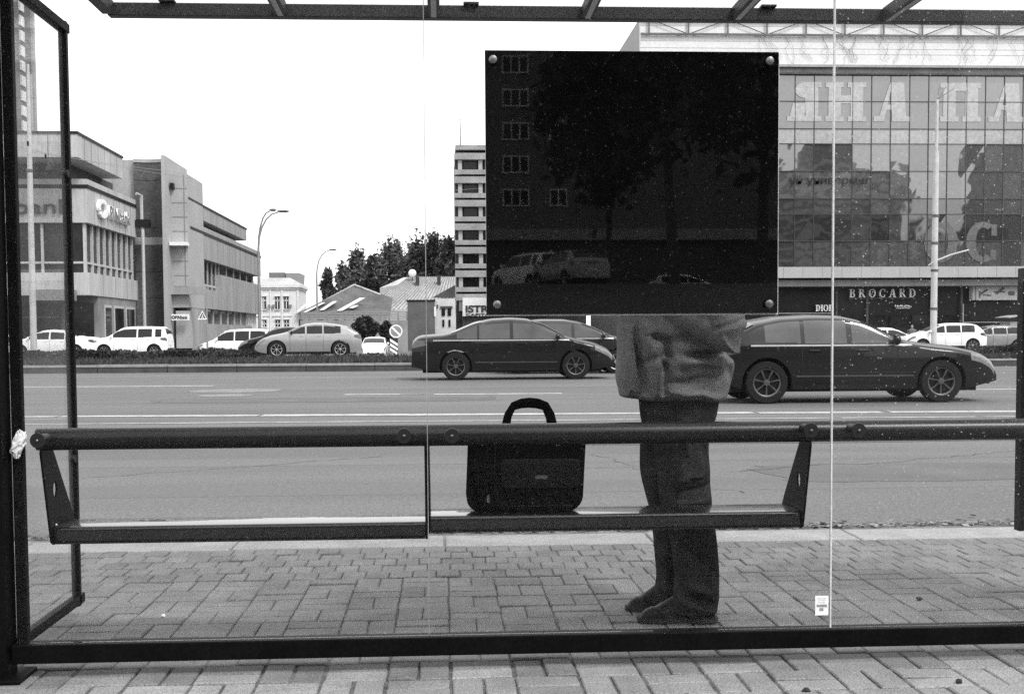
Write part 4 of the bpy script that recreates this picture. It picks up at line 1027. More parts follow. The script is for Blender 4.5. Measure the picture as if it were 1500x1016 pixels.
    b = MB(); b.box(xD,xE+1.2,Yt-.1,Yt+.37,Z_(260,431,Yt),Z_(260,420,Yt)); b.build('ledge', CON, t)
    b = MB(); b.box(X_(249,Yt,274),X_(254,Yt,274),Yt-.1,Yt+.38,Z_(250,276,Yt),Z_(250,268,Yt)); b.build('wall_lamp', DARK, t)
    y_ = Yt-.25; b = MB(); b.box(X_(251,y_,462),X_(277,y_,462),y_,y_+.15,Z_(260,469,y_),Z_(260,460,y_)); sg = b.build('sign_board', SIGNW, t)
    sans_text('PINbank', Vector((X_(257,y_,462),y_-.02,Z_(260,467,y_))), VX, VZ, -VY, X_(275,y_,462)-X_(257,y_,462), Z_(260,462,y_)-Z_(260,467,y_), 'lettering', CHAR, sg, .01, .02)
    b = MB()
    for q in arcseg(X_(254,y_,462),Z_(260,464.5,y_),.12,.12,0,360,.06,.06): b.prism(q, y_-.02, y_-.002, 'y')
    b.build('emblem', CHAR, sg)
    # long rear wing, its side wall running away from the road
    Y0 = 85.3; xw = X_(275,Y0,300); k_ = (649-275)
    Yp = lambda px: Y0*k_/(649-px)
    Zw = lambda py: Z_(275,py,Y0)
    b = MB(); b.box(xw-9,xw,Y0+.0,Yp(360),Zw(312),Zw(291)); b.build('attic_block', CON, t)
    b = MB(); b.box(xw-9,xw+.06,Y0+.01,Yp(360)+.06,Zw(291),Zw(291)+.13); b.build('coping', DARK, t)
    b = MB(); b.box(xw-9,xw-1.0,Y0+.6,Yp(352),Zw(322),Zw(312)); b.build('recessed_storey', BGLS, t)
    b = MB(); b.box(xw-9,xw,Y0+.4,Yp(380),Zw(372),Zw(322)); b.build('upper_block', CON, t)
    b = MB(); b.box(xw,xw+.05,Y0+.5,Yp(380),Zw(332)-.1,Zw(332)+.1); b.build('fascia_line', DARK, t)
    b = MB(); b.box(xw-9,xw-.45,Y0+.4,Yp(376),Zw(425),Zw(372)); b.build('window_band', BGLS, t)
    zc = Zw(390); b = MB(); b.prism([(Yp(322),Zw(429)),(Yp(380),Zw(429)),(Yp(380),zc),(Yp(322),zc)], xw-9, xw, 'x'); b.build('wall_block', CON, t)
    b = MB(); b.box(xw-9,xw,Y0+.41,Yp(322)-.01,Zw(429),Zw(419)); b.build('sill_block', CON, t)
    for k in range(8):
        y = Y0+.6+(Yp(322)-Y0-.7)*k/7; mull('mullion', xw-.449,xw-.38,y-.07,y+.07,Zw(419),Zw(372))
    mull('transom', xw-.449,xw-.40,Y0+.7,Yp(322)-.1,Zw(411)-.08,Zw(411)+.08)
    for k in range(6):
        y = Yp(326)+(Yp(374)-Yp(326))*k/5; mull('mullion', xw-.449,xw-.38,y-.1,y+.1,zc,Zw(372))
    b = MB(); b.box(xw-9,xw,Y0+.41,Yp(380),Zw(449),Zw(429)-.002); b.build('spandrel_block', CON, t)
    b = MB(); b.box(xw-9,xw-.4,Y0+.41,Yp(366),Zw(473),Zw(449)); b.build('window_band', BGLS, t)
    for k in range(9):
        y = Y0+.8+(Yp(364)-Y0-1)*k/8; mull('mullion', xw-.399,xw-.3,y-.12,y+.12,Zw(473),Zw(449))
    b = MB(); b.box(xw-9,xw,Y0+.41,Yp(366),Zw(502),Zw(473)); b.build('base_wall', CON, t)
    b = MB(); b.box(xw-9,xw-.02,Y0+.42,Yp(380),zb,Zw(502)); b.build('plinth', RECESS, t)
    b = MB(); b.box(xw-9,xw-.5,Yp(366),Yp(380),Zw(502),Zw(449)); b.build('end_bay', STUC, t)
    for k in range(1, 12):
        y = Y0+(Yp(378)-Y0)*k/12
        for p0, p1 in ((372,333.5),(448,430)): b = MB(); b.box(xw+.001,xw+.008,y-.02,y+.02,Zw(p0),Zw(p1)); b.build('slab_joint', JG, t)
    for k in range(1, 9): y = Y0+(Yp(359)-Y0)*k/9; b = MB(); b.box(xw+.001,xw+.008,y-.02,y+.02,Zw(311.5),Zw(291.5)); b.build('slab_joint', JG, t)
    # drainpipe
    y_ = Yt-1.6; b = MB(); b.tube([(xr+.1,Ye-.2,Z_(200,284,Ye)),(xr+.35,Ye+.1,Z_(202,286,Ye)),(xr+.35,Ye+.1,Z_(202,326,Ye)),(X_(209,y_,335),y_,Z_(209,338,y_)),(X_(212,y_,480),y_,zb)], .11, 8); b.build('drainpipe', CONL, t, 40)
    b = MB(); b.box(xr+.05,xr+.9,Ye-.4,Ye+.4,Z_(202,332,Ye),Z_(202,322,Ye)); b.build('hopper', DARK, t)
bank()

# slab tower far left
def far_tower():
    Y = 200; x0, x1 = X_(-120,Y,100), X_(19,Y,100); zt = Z_(10,-60,Y); Yb = Y*(649-19)/(649-48)
    t = thing('residential_tower', 'tall dark residential tower with pale window strips rising above the bank at far left', 'building', (x1,Y,-.7))
    b = MB(); b.box(x0,x1,Y,Yb,-.7,zt); b.build('wall', mat('tower_wall',.10,.8,.25,.3,3,.3), t)
    py = 186.0
    while py > -70:
        for px0, px1 in ((-30,-22),(-12,-5),(12.5,18)):
            b = MB(); b.box(X_(px0,Y,100),X_(px1,Y,100),Y-.25,Y-.004,Z_(20,py,Y),Z_(20,py-17,Y)); b.build('window', mat_tw, t)
        ya, yb = Y*(649-19)/(649-29.0), Y*(649-19)/(649-34.5)
        b = MB(); b.box(x1+.004,x1+.3,ya,yb,Z_(20,py,Y),Z_(20,py-15,Y)); b.build('window', mat_tw, t); py -= 22.4
    b = MB(); b.box(x1+.004,x1+.5,Y*(649-19)/(649-40),Y*(649-19)/(649-42),-.7,Z_(19,95,Y)); b.build('pilaster', CONL, t)
    b = MB(); b.box(x1+.004,x1+.4,Y*(649-19)/(649-45.5),Yb+.2,-.7,zt); b.build('corner_strip', CON, t)
mat_tw = mat('pale_glazing', .55, .3, .25, .4, 3, .2)
far_tower()

# old two-storey house with cornice
def old_house():
    Y = 180; x0, x1 = X_(370,Y), X_(438,Y); zb = -.7
    t = thing('old_town_house', 'small white two storey town house with moulded cornice at the end of the bank wing', 'building', (x1,Y,zb))
    b = MB(); b.box(x0,x1,Y,Y+10,zb,Z_(400,421,Y)); b.build('wall', STUC, t)
    b = MB(); b.box(x0-.3,x1+.35,Y-.4,Y+10.3,Z_(400,421,Y),Z_(400,417,Y)); b.box(x0-.1,x1+.15,Y-.2,Y+10.1,Z_(400,424,Y),Z_(400,421,Y)-.003); b.box(x0,x1+.12,Y-.15,Y,Z_(400,463,Y),Z_(400,461,Y)); b.build('cornice', STUC, t)
    xm0, xm1 = X_(392,Y), X_(420,Y); zr = Z_(400,405,Y); ze = Z_(400,417,Y)
    b = MB(); b.add([(x0-.3,Y-.3,ze),(x1+.3,Y-.3,ze),(x1+.3,Y+10,ze),(x0-.3,Y+10,ze),(xm0-2,Y+4,zr),(xm1,Y+4,zr),(xm1,Y+6,zr),(xm0-2,Y+6,zr)],[(0,1,5,4),(1,2,6,5),(2,3,7,6),(3,0,4,7),(4,5,6,7)]); b.build('roof', ROOFM, t)
    for px in (387,407,420,433):
        for py0, py1 in ((452,435),(478,469)):
            if px == 433 and True: continue
            f = MB(); f.box(X_(px-3.3,Y),X_(px+3.3,Y),Y-.06,Y-.002,Z_(400,py0+.6,Y),Z_(400,py1-1,Y)); w_ = f.build('window', BGLS, t)
            b = MB(); b.box(X_(px-.5,Y),X_(px+.5,Y),Y-.12,Y-.062,Z_(400,py0,Y),Z_(400,py1,Y)); b.box(X_(px-3,Y),X_(px+3,Y),Y-.12,Y-.063,Z_(400,py1+5,Y)-.05,Z_(400,py1+5,Y)+.05); b.build('frame', WHITE, w_)
            b = MB(); b.box(X_(px-4.2,Y),X_(px+4.2,Y),Y-.3,Y-.001,Z_(400,py1-1,Y),Z_(400,py1-2.4,Y)); b.box(X_(px-4.2,Y),X_(px+4.2,Y),Y-.25,Y-.001,Z_(400,py0+1.8,Y),Z_(400,py0+.6,Y)); b.build('window_surround', STUC, w_)
    for px in (395,401,426): b = MB(); b.box(X_(px-1.6,Y),X_(px+1.6,Y),Y-.5,Y-.01,Z_(400,450,Y),Z_(400,446,Y)); b.build('air_conditioner', mat_ac, t)
    for px in (384,397,414,437): b = MB(); b.box(X_(px-1.2,Y),X_(px+1.2,Y),Y-.18,Y-.001,zb,Z_(400,425,Y)); b.build('pilaster', STUC, t)
    Yb = 215; t = thing('rooftop_block', 'grey flat topped building rising just behind the white town house', 'building', (X_(420,Yb),Yb,-.7))
    b = MB(); b.box(X_(395,Yb),X_(418,Yb),Yb,Yb+10,-.7,Z_(405,399,Yb)); b.build('wall', mat('mid_grey_wall',.16), t)
    b = MB(); b.prism([(X_(421,Yb),-.7),(X_(432,Yb),-.7),(X_(440,Yb),Z_(430,400,Yb)),(X_(421,Yb),Z_(430,400,Yb))], Yb-1, Yb+8, 'y'); b.build('wall', mat('light_grey_wall',.24), t)
mat_ac = mat('ac_unit', .2, .6)
old_house()

# low houses with pitched roofs
def houses():
    Y = 130; zb = -.7
    ze = Z_(500,458,Y); x0, x1 = X_(452,Y), X_(560,Y)
    t = thing('gabled_house', 'low house with a dark grey gabled roof and pale roof lights', 'building', (x0,Y,zb))
    b = MB(); b.box(x0-1.8,x1+3,Y+.6,Y+14,zb,ze-.01); b.build('wall', STUC, t)
    xp = X_(521,Y); zp = Z_(521,418,Y+7)
    b = MB()
    xl = X_(436,Y); xr_ = X_(572,Y)
    ridge0, ridge1 = X_(520,Y+7), X_(566,Y+7)
    b.add([(xl,Y,ze),(xr_,Y,ze),(xr_,Y+7,Z_(566,436,Y+7)),(ridge0,Y+7,zp),(xl+2.2,Y+7,Z_(455,455,Y+7)+.6),(xl,Y,ze-.15),(xr_,Y,ze-.15)],[(0,1,2,3),(0,3,4),(0,5,6,1)])
    b.build('roof', ROOFD, t)
    b = MB(); b.tube([(X_(455,Y+7),Y+6.9,Z_(455,452,Y+7)),(ridge0,Y+6.9,zp+.05),(X_(558,Y+7),Y+6.9,Z_(558,432,Y+7))], .16, 6); b.build('ridge_cap', ROOFM, t)
    # dark main gable seen end on
    b = MB(); b.prism([(X_(456,Y+7.2),ze),(X_(562,Y+7.2),ze),(X_(558,Y+7.2),Z_(558,433,Y+7.2)),(ridge0,zp),], Y+7.1, Y+12, 'y'); b.build('gable', mat('gable_grey',.13,.9,.25,1,12,.3), t)
    def skylight(a, c, w_):
        (ax, ay), (cx, cy) = a, c; Ys = lambda py: Y+7*max(0,min(1,(458-py)/40.0))*.9-.05
        p, q = at(ax,ay,Ys(ay)), at(cx,cy,Ys(cy)); b = MB()
        d = VX*w_; b.add([p-VY*.1,p+d-VY*.1,q+d-VY*.1,q-VY*.1,p+VY*.2,p+d+VY*.2,q+d+VY*.2,q+VY*.2],[(0,1,2,3),(7,6,5,4),(0,4,5,1),(1,5,6,2),(2,6,7,3),(3,7,4,0)]); b.build('roof_light', mat_sky, t)
    for a, c, w_ in (((434,456),(450,443),.3),((444,457),(472,443),.35),((468,454),(488,441),.45),((493,455),(527,436),.6),((511,451),(519,447),.5)): skylight(a, c, w_)
    for px in (440,470,492,520,545):
        b = MB(); b.box(X_(px-3,Y),X_(px+3,Y),Y+.5,Y+.598,Z_(px,482,Y),Z_(px,467,Y)); b.build('window', BGLS, t)
    # boundary fence in front
    Yf = 112; t = thing('fence', 'grey slatted fence along the front of the low houses', 'fence', (X_(500,Yf),Yf,-.65))
    b = MB()
    for k in range(5): z = Z_(500,468-k*2.4,Yf); b.box(X_(440,Yf),X_(597,Yf),Yf,Yf+.05,z,z+.11)
    b.build('slat_panel', mat('fence_grey',.28,.7,.2), t)
    for px in range(440,598,13): b = MB(); x = X_(px,Yf); b.box(x-.06,x+.06,Yf+.052,Yf+.14,-.7,Z_(500,456,Yf)); b.build('post', mat_post, t)
    b = MB(); b.box(X_(440,Yf),X_(597,Yf),Yf+.01,Yf+.3,-.7,Z_(500,469,Yf)); b.build('base_wall', mat('fence_base',.30,.9,.3,.5), t)
    # pale metal roofed house
    Y = 138; t = thing('metal_roofed_house', 'low house under a pale streaked sheet metal roof with two chimneys', 'building', (X_(600,Y),Y,zb))
    ze = Z_(560,456,Y); x0, x1 = X_(528,Y), X_(668,Y); Yr = Y+9; zr = Z_(630,405.5,Yr)
    b = MB(); b.box(x0+1.2,x1,Y+.5,Y+16,zb,ze); b.build('wall', STUC, t)
    b = MB(); b.add([(x0,Y,ze),(x1,Y,Z_(668,448,Y)),(X_(668,Yr),Yr,zr),(X_(601,Yr),Yr,zr),(x0,Y,ze-.2),(x1,Y,ze-.2)],[(0,1,2,3),(0,4,5,1)]); rf = b.build('roof', ROOFM, t)
    b = MB()
    for k in range(24):
        u = k/23; p, q = Vector((x0+(x1-x0)*u,Y,ze+.05+(Z_(668,448,Y)-ze)*u)), Vector((X_(601,Yr)+(X_(668,Yr)-X_(601,Yr))*u,Yr,zr+.05))
        b.tube([p,q], .05, 4)
    b.build('roof_seam', mat('seam_grey',.2), rf)
    b = MB(); b.add([(X_(557,Yr+1),Yr+1,Z_(557,421,Yr)),(X_(604,Yr+1),Yr+1,Z_(604,413,Yr)),(X_(604,Yr+3),Yr+3,zr+.1),(X_(592,Yr+3),Yr+3,zr+.1),(X_(557,Yr+1),Yr+1.2,ze),(X_(604,Yr+1),Yr+1.2,ze)],[(0,1,2,3),(0,4,5,1)]); b.build('wing_roof', ROOFM, t)
    for px, p0, p1 in ((612,420,405),(643.5,418,403)):
        yc = Y+6.5; b = MB(); b.box(X_(px-2.6,yc),X_(px+2.6,yc),yc,yc+.5,Z_(px,p0+2,yc),Z_(px,p1,yc)); b.build('chimney', mat_ch, rf)
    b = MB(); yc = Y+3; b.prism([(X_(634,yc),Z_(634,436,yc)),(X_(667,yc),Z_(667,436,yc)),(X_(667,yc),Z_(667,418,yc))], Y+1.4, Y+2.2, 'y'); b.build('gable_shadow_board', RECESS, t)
    c = at(604,400,Y+7.5); dt = thing('satellite_dish', 'round white satellite dish on the roof beside the chimney', 'satellite dish', (c.x,c.y,c.z-.8))
    b = MB(); b.lathe([(.40,.25),(.46,.05),(.45,.0),(.30,-.08),(.02,-.12)], (c.x,c.y,c.z), 'y', 20)
    b.v = [(v[0]+(v[0]-c.x)*.02, c.y-(v[1]-c.y)*-1, v[2]) for v in b.v]; b.build('reflector', WHITE, dt, 40)
    b = MB(); b.tube([(c.x,c.y+.2,c.z),(c.x,c.y+.25,c.z-1)], .05, 6); b.build('mast', DARK, dt)
    # brick annex and white end wall
    Y = 120; t = thing('brick_annex', 'flat roofed grey brick annex with a white front bay left of the lettered sign', 'building', (X_(620,Y),Y,zb))
    x0, x1, x2 = X_(597,Y), X_(637,Y), X_(667,Y); b = MB(); b.box(x0,x1,Y,Y+8,zb,Z_(610,441,Y)); b.build('brick_wall', BRICKG, t)
    b = MB(); b.box(x0-.1,x1+.05,Y-.08,Y+8,Z_(610,441,Y),Z_(610,439,Y)); b.build('coping', DARK, t)
    b = MB(); b.box(x1+.002,x2,Y+.6,Y+8,zb,Z_(650,437,Y)); b.build('white_wall', STUC, t)
    for px0,px1,p0,p1 in ((647,652,462,451),(656,661,462,451),(648,651,478,468),(657,660,478,468)): b = MB(); b.box(X_(px0,Y),X_(px1,Y),Y+.5,Y+.598,Z_(650,p0,Y),Z_(650,p1,Y)); b.build('window', BGLS, t)
    b = MB(); b.box(X_(645,Y),X_(663,Y),Y+.45,Y+.597,Z_(650,451,Y),Z_(650,448,Y)); b.box(X_(640,Y),X_(642,Y),Y+.4,Y+.596,Z_(650,450,Y),Z_(650,446,Y)); b.build('lintel', RECESS, t)
    b = MB(); b.box(X_(636,Y),X_(639,Y),Y-.12,Y-.002,Z_(637,463,Y),Z_(637,449,Y)); b.build('sign_plate', SIGNW, t)
mat_sky = mat('roof_light_pane', .6, .3, .1); mat_post = mat('fence_post', .16, .7); mat_ch = mat('chimney_brick', .05, .9)
houses()

# concrete tower block with balconies
def block():
    Y = 160; x0, x1 = X_(666,Y,300), X_(860,Y,300); zb = -.8
    t = thing('concrete_tower_block', 'concrete tower block with banded balconies half hidden behind the black board', 'building', (x0,Y,zb))
    ztop = Z_(690,224,Y); b = MB(); b.box(x0+.1,x1,Y+1.3,Y+16,zb,ztop); b.build('core_wall', mat('block_core',.055,.8,.4,.4,3,.4), t)
    py = 212+ (34*0); 
    b = MB(); b.box(x0+.15,x1,Y+.2,Y+15,Z_(690,219,Y),Z_(690,212,Y)); b.build('roof_band', BALC, t)
    for k in range(7):
        pt = 224+k*34.4
        b = MB(); b.box(x0,x1,Y,Y+1.6,Z_(690,pt+9.5,Y),Z_(690,pt,Y)); b.build('balcony_band', BALC, t)
        if k:
            b = MB(); b.box(x0,x1,Y+.02,Y+1.6,Z_(690,pt-3.2,Y),Z_(690,pt-10,Y)); b.build('balcony_band', BALC, t)
        for j in range(5):
            c = 674+j*30; b = MB(); b.box(X_(c-2.6,Y,300),X_(c+3.2,Y,300),Y+.35,Y+1.29,Z_(690,pt+24.6,Y),Z_(690,pt+9.4,Y)); b.build('pier', CONL, t)
            if k < 7 and j < 4: b = MB(); b.box(X_(c+6,Y,300),X_(c+25,Y,300),Y+1.15,Y+1.298,Z_(690,pt+23,Y),Z_(690,pt+11,Y)); b.build('window', BGLS, t)
    b = MB(); b.box(X_(678,Y-3,450),X_(800,Y-3,450),Y-3,Y,Z_(690,463,Y-3),Z_(690,436,Y-3)); sg = b.build('sign_fascia', SIGNW, t)
    ys = Y-3.02; l = sans_text('ISTR', Vector((X_(682,ys,452),ys,Z_(690,457.5,ys))), VX, VZ, -VY, X_(716,ys,452)-X_(682,ys,452), Z_(690,447,ys)-Z_(690,457.5,ys), 'lettering', CHAR, sg, .035, .06)
    sans_text('CAPITAL', Vector((X_(682,ys,452),ys,Z_(690,462.5,ys))), VX, VZ, -VY, X_(722,ys,452)-X_(682,ys,452), Z_(690,459,ys)-Z_(690,462.5,ys), 'lettering', CHAR, sg, .02, .06)
    b = MB(); b.box(X_(678,Y-3,450),X_(800,Y-3,450),Y-2.6,Y,zb,Z_(690,463.2,Y-3)); b.build('shop_front', RECESS, t)
    x = X_(674,Y+3,180); t = thing('antenna_mast', 'thin antenna mast on the roof of the concrete tower block', 'antenna', (x,Y+3,ztop))
    b = MB(); b.tube([(x,Y+3,ztop-.2),(x,Y+3,Z_(674,190,Y+3)),(x,Y+3,Z_(674,158,Y+3))], [.13,.09,.03], 6); b.build('mast', mat_ac, t)
    b = MB()
    for p_ in (175,190): b.tube([(x,Y+3,Z_(674,p_,Y+3)),(x+1.0,Y+3,Z_(674,p_,Y+3)-.05)], .03, 5)
    b.build('aerial', mat_ac, t)
BALC = mat('balcony_concrete', .27, .85, .2, .6, 6, .25)
block()

# glass fronted department store
MIR = mirror_mat('mirror_glazing', .075, .17, .02, .16, panes=True); MIRD = mirror_mat('dark_mirror_glazing', .045, .13, .03, .16, panes=True)
MIRL = mirror_mat('pale_spandrel_glass', .26, .15, .15, .03, panes=True); MUL = mat('mullion_dark', .05, .4)
def store():
    Y = 88.0; zb = -.8; x0, x1 = X_(938,Y,60), X_(1760,Y,200); xe = X_(1497,Y,400)
    t = thing('department_store', 'large department store with a mirrored glass front, white upper band and dark shops below', 'building', (x0,Y,zb))
    z = lambda py: Z_(1250, py-.0, Y)
    b = MB(); b.box(x0,x1,Y+.5,Y+60,z(394),z(28)); b.build('core_wall', CONL, t)
    b = MB(); b.box(x0,x1,Y,Y+.5,z(96),z(28)); bd = b.build('upper_band', mat('white_cladding',.64,.5,.06,.5,4,.05), t)
    b = MB(); P_ = 2.83; zt, zl = z(31), z(53); x = x0+.6; k = 0
    while x < x1-1:
        b.box(x-.05,x+.05,Y-.22,Y-.12,zl,zt)
        a, c = (zt, zl) if k % 2 == 0 else (zl, zt)
        b.tube([(x,Y-.17,a),(x+2.83,Y-.17,c)], .035, 4); x += 2.83; k += 1
    b.box(x0,x1,Y-.23,Y-.11,zl-.07,zl+.07); b.box(x0,x1,Y-.23,Y-.11,zt-.07,zt+.07); b.build('truss', mat('truss_grey',.12), bd)
    b = MB()
    for py in (40,62,72,80): b.box(x0,x1,Y-.012,Y-.002,z(py)-.015,z(py)+.015)
    b.build('cladding_joint', mat('joint_pale',.4), bd)
    # cable strands hanging from the truss
    b = MB()
    for k in range(46):
        x = random.uniform(x0+8, x1-8); p = [Vector((x,Y-.1,zl-.05))]
        for j in range(6): p.append(p[-1]+Vector((random.gauss(.05,.22),0,-random.uniform(.15,.45))))
        b.tube(p, .011, 3)
    b.build('hanging_cables', mat_ac, bd)
    b = MB(); b.box(x0,x1,Y-.35,Y+.49,z(100),z(96.5)); b.build('ledge', CON, t)
    b = MB(); b.box(x0,x1,Y-.05,Y+.49,z(108),z(100)-.004); b.build('louvre_band', mat('louvre_grey',.22,.6,.3,1,20,.3), t)
    b = MB(); b.box(x0,x1,Y-.28,Y+.4,z(110.5),z(108.2)); b.build('ledge', RECESS, t)
    cw = 1.40
    def panes(pa, pb, m, nm, j=.0):
        """one storey strip of glazing, every sheet set at a very slightly different angle"""
        b = MB(); tn = []; zz0, zz1 = z(pa), z(pb)
        x = x0
        while x < x1-.1:
            a = [random.gauss(0,j) for _ in range(4)]; xx = min(x1, x+cw)
            b.add([(x,Y+a[0],zz0),(xx,Y+a[1],zz0),(xx,Y+a[2],zz1),(x,Y+a[3],zz1)],[(0,1,2,3)]); x += cw
            tn.append(random.gauss(1,.05) if pb < 200 else {353:.55,391:1.25}.get(pa,1)*random.choice((.6,.8,.9,1,1,1.1,1.2,1.4)))
        o = b.build(nm, m, t); tone_attr(o, tn); return o
    for pa, pb in ((149,110.5),(189,149),(251,211),(291,251),(353,314),(391,353)): panes(pa, pb, MIR if pb < 300 else MIRD, 'curtain_wall', .006)
    panes(211, 189, MIRL, 'spandrel_strip', .001); panes(314, 291, MIRD, 'spandrel_strip', .001)
    b = MB(); x = x0
    while x < x1: b.box(x-.022,x+.022,Y-.06,Y-.006,z(391),z(110.6)); x += cw
    for py in (149,189,211,251,291,314,353): b.box(x0,x1,Y-.066,Y-.0065,z(py)-.025,z(py)+.025)
    b.build('mullion_grid', MUL, t)
    # big lettering laid on the top glass storey
    LET = mirror_mat('letter_film', .27, .16, .2, 0)
    qs, w_ = serif_text('ЯНА', .30, .13, .10); zz0, zz1 = z(178), z(121)
    put_text(qs, w_, Vector((X_(1152,Y,150),Y-.02,zz0)), VX, VZ, -VY, X_(1334,Y,150)-X_(1152,Y,150), zz1-zz0, .03, 'sign_letters', LET, t)
    qs, w_ = serif_text('ПА', .30, .13, .10)
    put_text(qs, w_, Vector((X_(1377,Y,150),Y-.012,zz0)), VX, VZ, -VY, X_(1502,Y,150)-X_(1377,Y,150), zz1-zz0, .03, 'sign_letters', LET, t)
    sans_text('ун универмаг', Vector((X_(1156,Y,268),Y-.09,z(273))), VX, VZ, -VY, X_(1274,Y,268)-X_(1156,Y,268), z(261)-z(273), 'sign_letters', mat('dark_film',.012,.6), t, .0, .02)
    qs, w_ = serif_text('OC', .26, .14, .16)
    put_text(qs, w_, Vector((X_(1352,Y,350),Y-.012,z(384))), VX, VZ, -VY, X_(1460,Y,350)-X_(1352,Y,350), z(326)-z(384), .02, 'sign_letters', mirror_mat('faint_film',.085,.12,.2,0), t)
    # canopy and shops
    b = MB(); b.box(x0,xe,Y-2.2,Y+.4,z(408.5),z(393)); b.build('canopy_fascia', CONL, t)
    b = MB(); b.box(x0,xe-.1,Y-1.4,Y+.4,z(420),z(411)); b.build('soffit_beam', CON, t)
    b = MB()
    x = x0
    while x < xe: b.box(x-.012,x+.012,Y-2.206,Y-2.2005,z(408),z(393.5)); x += cw*1.0
    b.build('panel_joint', mat_ac, t)
    b = MB(); b.box(x0,x1,Y+.2,Y+30,zb,z(394)-.01); b.build('shop_wall', mat('shop_front_black',.010,.35,.4,.5,3,.4), t)
    for a, c in ((1146,1220),(1232,1268),(1272,1300),(1304,1332),(1336,1362),(1376,1404)):
        b = MB(); b.box(X_(a,Y,470),X_(c,Y,470),Y+.05,Y+.196,zb+.3,z(462 if a > 1230 else 458)); b.build('shop_window', BGLS, t)
    for px in (1136,1225,1270,1365,1408,1500):
        b = MB(); b.box(X_(px-1.5,Y,450),X_(px+1.5,Y,450),Y-.1,Y+.19,zb,z(420)); b.build('pier', TILE, t)
    ys = Y-.15
    qs, w_ = serif_text('BROCARD', .17, .07, .42)
    put_text(qs, w_, Vector((X_(1244,ys,430),ys,z(435.5))), VX, VZ, -VY, X_(1341,ys,430)-X_(1244,ys,430), z(423.5)-z(435.5), .12, 'sign_letters', LETW, t)
    qs, w_ = serif_text('DIOR', .22, .09, .05)
    put_text(qs, w_, Vector((X_(1194.5,ys,450),ys,z(455.5))), VX, VZ, -VY, X_(1220,ys,450)-X_(1194.5,ys,450), z(446)-z(455.5), .12, 'sign_letters', LETW, t)
    b = MB(); b.box(X_(1244,ys,437),X_(1341,ys,437),ys,ys+.05,z(437)-.012,z(437)+.012)
    for k in range(7): x = X_(1246+15.4*k,ys,438); b.box(x-.03,x+.03,ys,ys+.3,z(438.6),z(437)-.013)
    b.build('sign_rail', mat_ac, t)
    b = MB()
    for k in range(9): x = X_(1311+2.6*k,ys,448); b.box(x,x+.07+.03*(k%2),ys,ys+.05,z(449.6),z(446.8+.5*(k%3)))
    b.box(X_(1313,ys,452),X_(1333,ys,452),ys,ys+.05,z(452),z(451.2)); b.build('small_sign', LETW, t)
    b = MB(); b.box(X_(1140,ys,458),X_(1219,ys,458),ys-.1,ys+.1,z(459),z(457.6)); b.build('sill_strip', ALU, t)
    # lightbox poster with a line drawing of bottles and brushes
    yl = Y-.6; b = MB(); b.box(X_(1423,yl,430),X_(1497,yl,430),yl,yl+.4,z(440.5),z(420.6)); lb = b.build('lightbox', mat('lightbox_face',.50,.5,.05), t)
    b = MB()
    for px, w_, p0, p1 in ((1434,2,437,427),(1440,8,434,432.4),(1446,6,434.6,433),(1477,9,434,428)): b.box(X_(px,yl,430),X_(px+w_,yl,430),yl-.02,yl-.003,z(p0),z(p1))
    b.tube([(X_(1436,yl,430),yl-.012,z(432)),(X_(1446,yl,430),yl-.012,z(425))], .07, 5); b.tube([(X_(1459,yl,430),yl-.012,z(431)),(X_(1470,yl,430),yl-.012,z(423))], .09, 5); b.tube([(X_(1456,yl,430),yl-.012,z(429)),(X_(1472,yl,430),yl-.012,z(428.6))], .05, 5)
    b.build('drawing', mat('drawing_grey',.12), lb)
    for px in (1424,1429,1491): b = MB(); b.box(X_(px,yl,430)-.03,X_(px,yl,430)+.03,yl-.03,yl-.001,z(440.5),z(420.6)); b.build('lightbox_divider', mat_ac, lb)
    b = MB(); y2 = Y-.3; A, B2 = X_(1411,y2,460), X_(1479,y2,460)
    b.box(A-.04,A+.04,y2,y2+.1,z(473),z(446)); b.box(A,B2,y2-.002,y2+.102,z(473.4),z(472.4)); b.build('window_trim', ALU, t)
    kt = thing('kiosk', 'small pale kiosk with a sloping roof at the right end of the shops', 'kiosk', (X_(1487,Y-4,470),Y-4,-.6))
    b = MB(); b.box(X_(1480,Y-4,470),X_(1492,Y-4,470),Y-4,Y-2.4,-.65,Z_(1486,471,Y-4)); b.build('wall', CON, kt)
    b = MB(); ya = Y-4.3; b.prism([(X_(1478,ya,465),Z_(1480,464,ya)),(X_(1497,ya,465),Z_(1480,461,ya)),(X_(1497,ya,465),Z_(1480,463,ya)),(X_(1478,ya,465),Z_(1480,465.5,ya))], ya, ya+2.2, 'y'); b.build('roof', CONL, kt)
LETW = mat('white_letters', .85, .4, .03)
store()

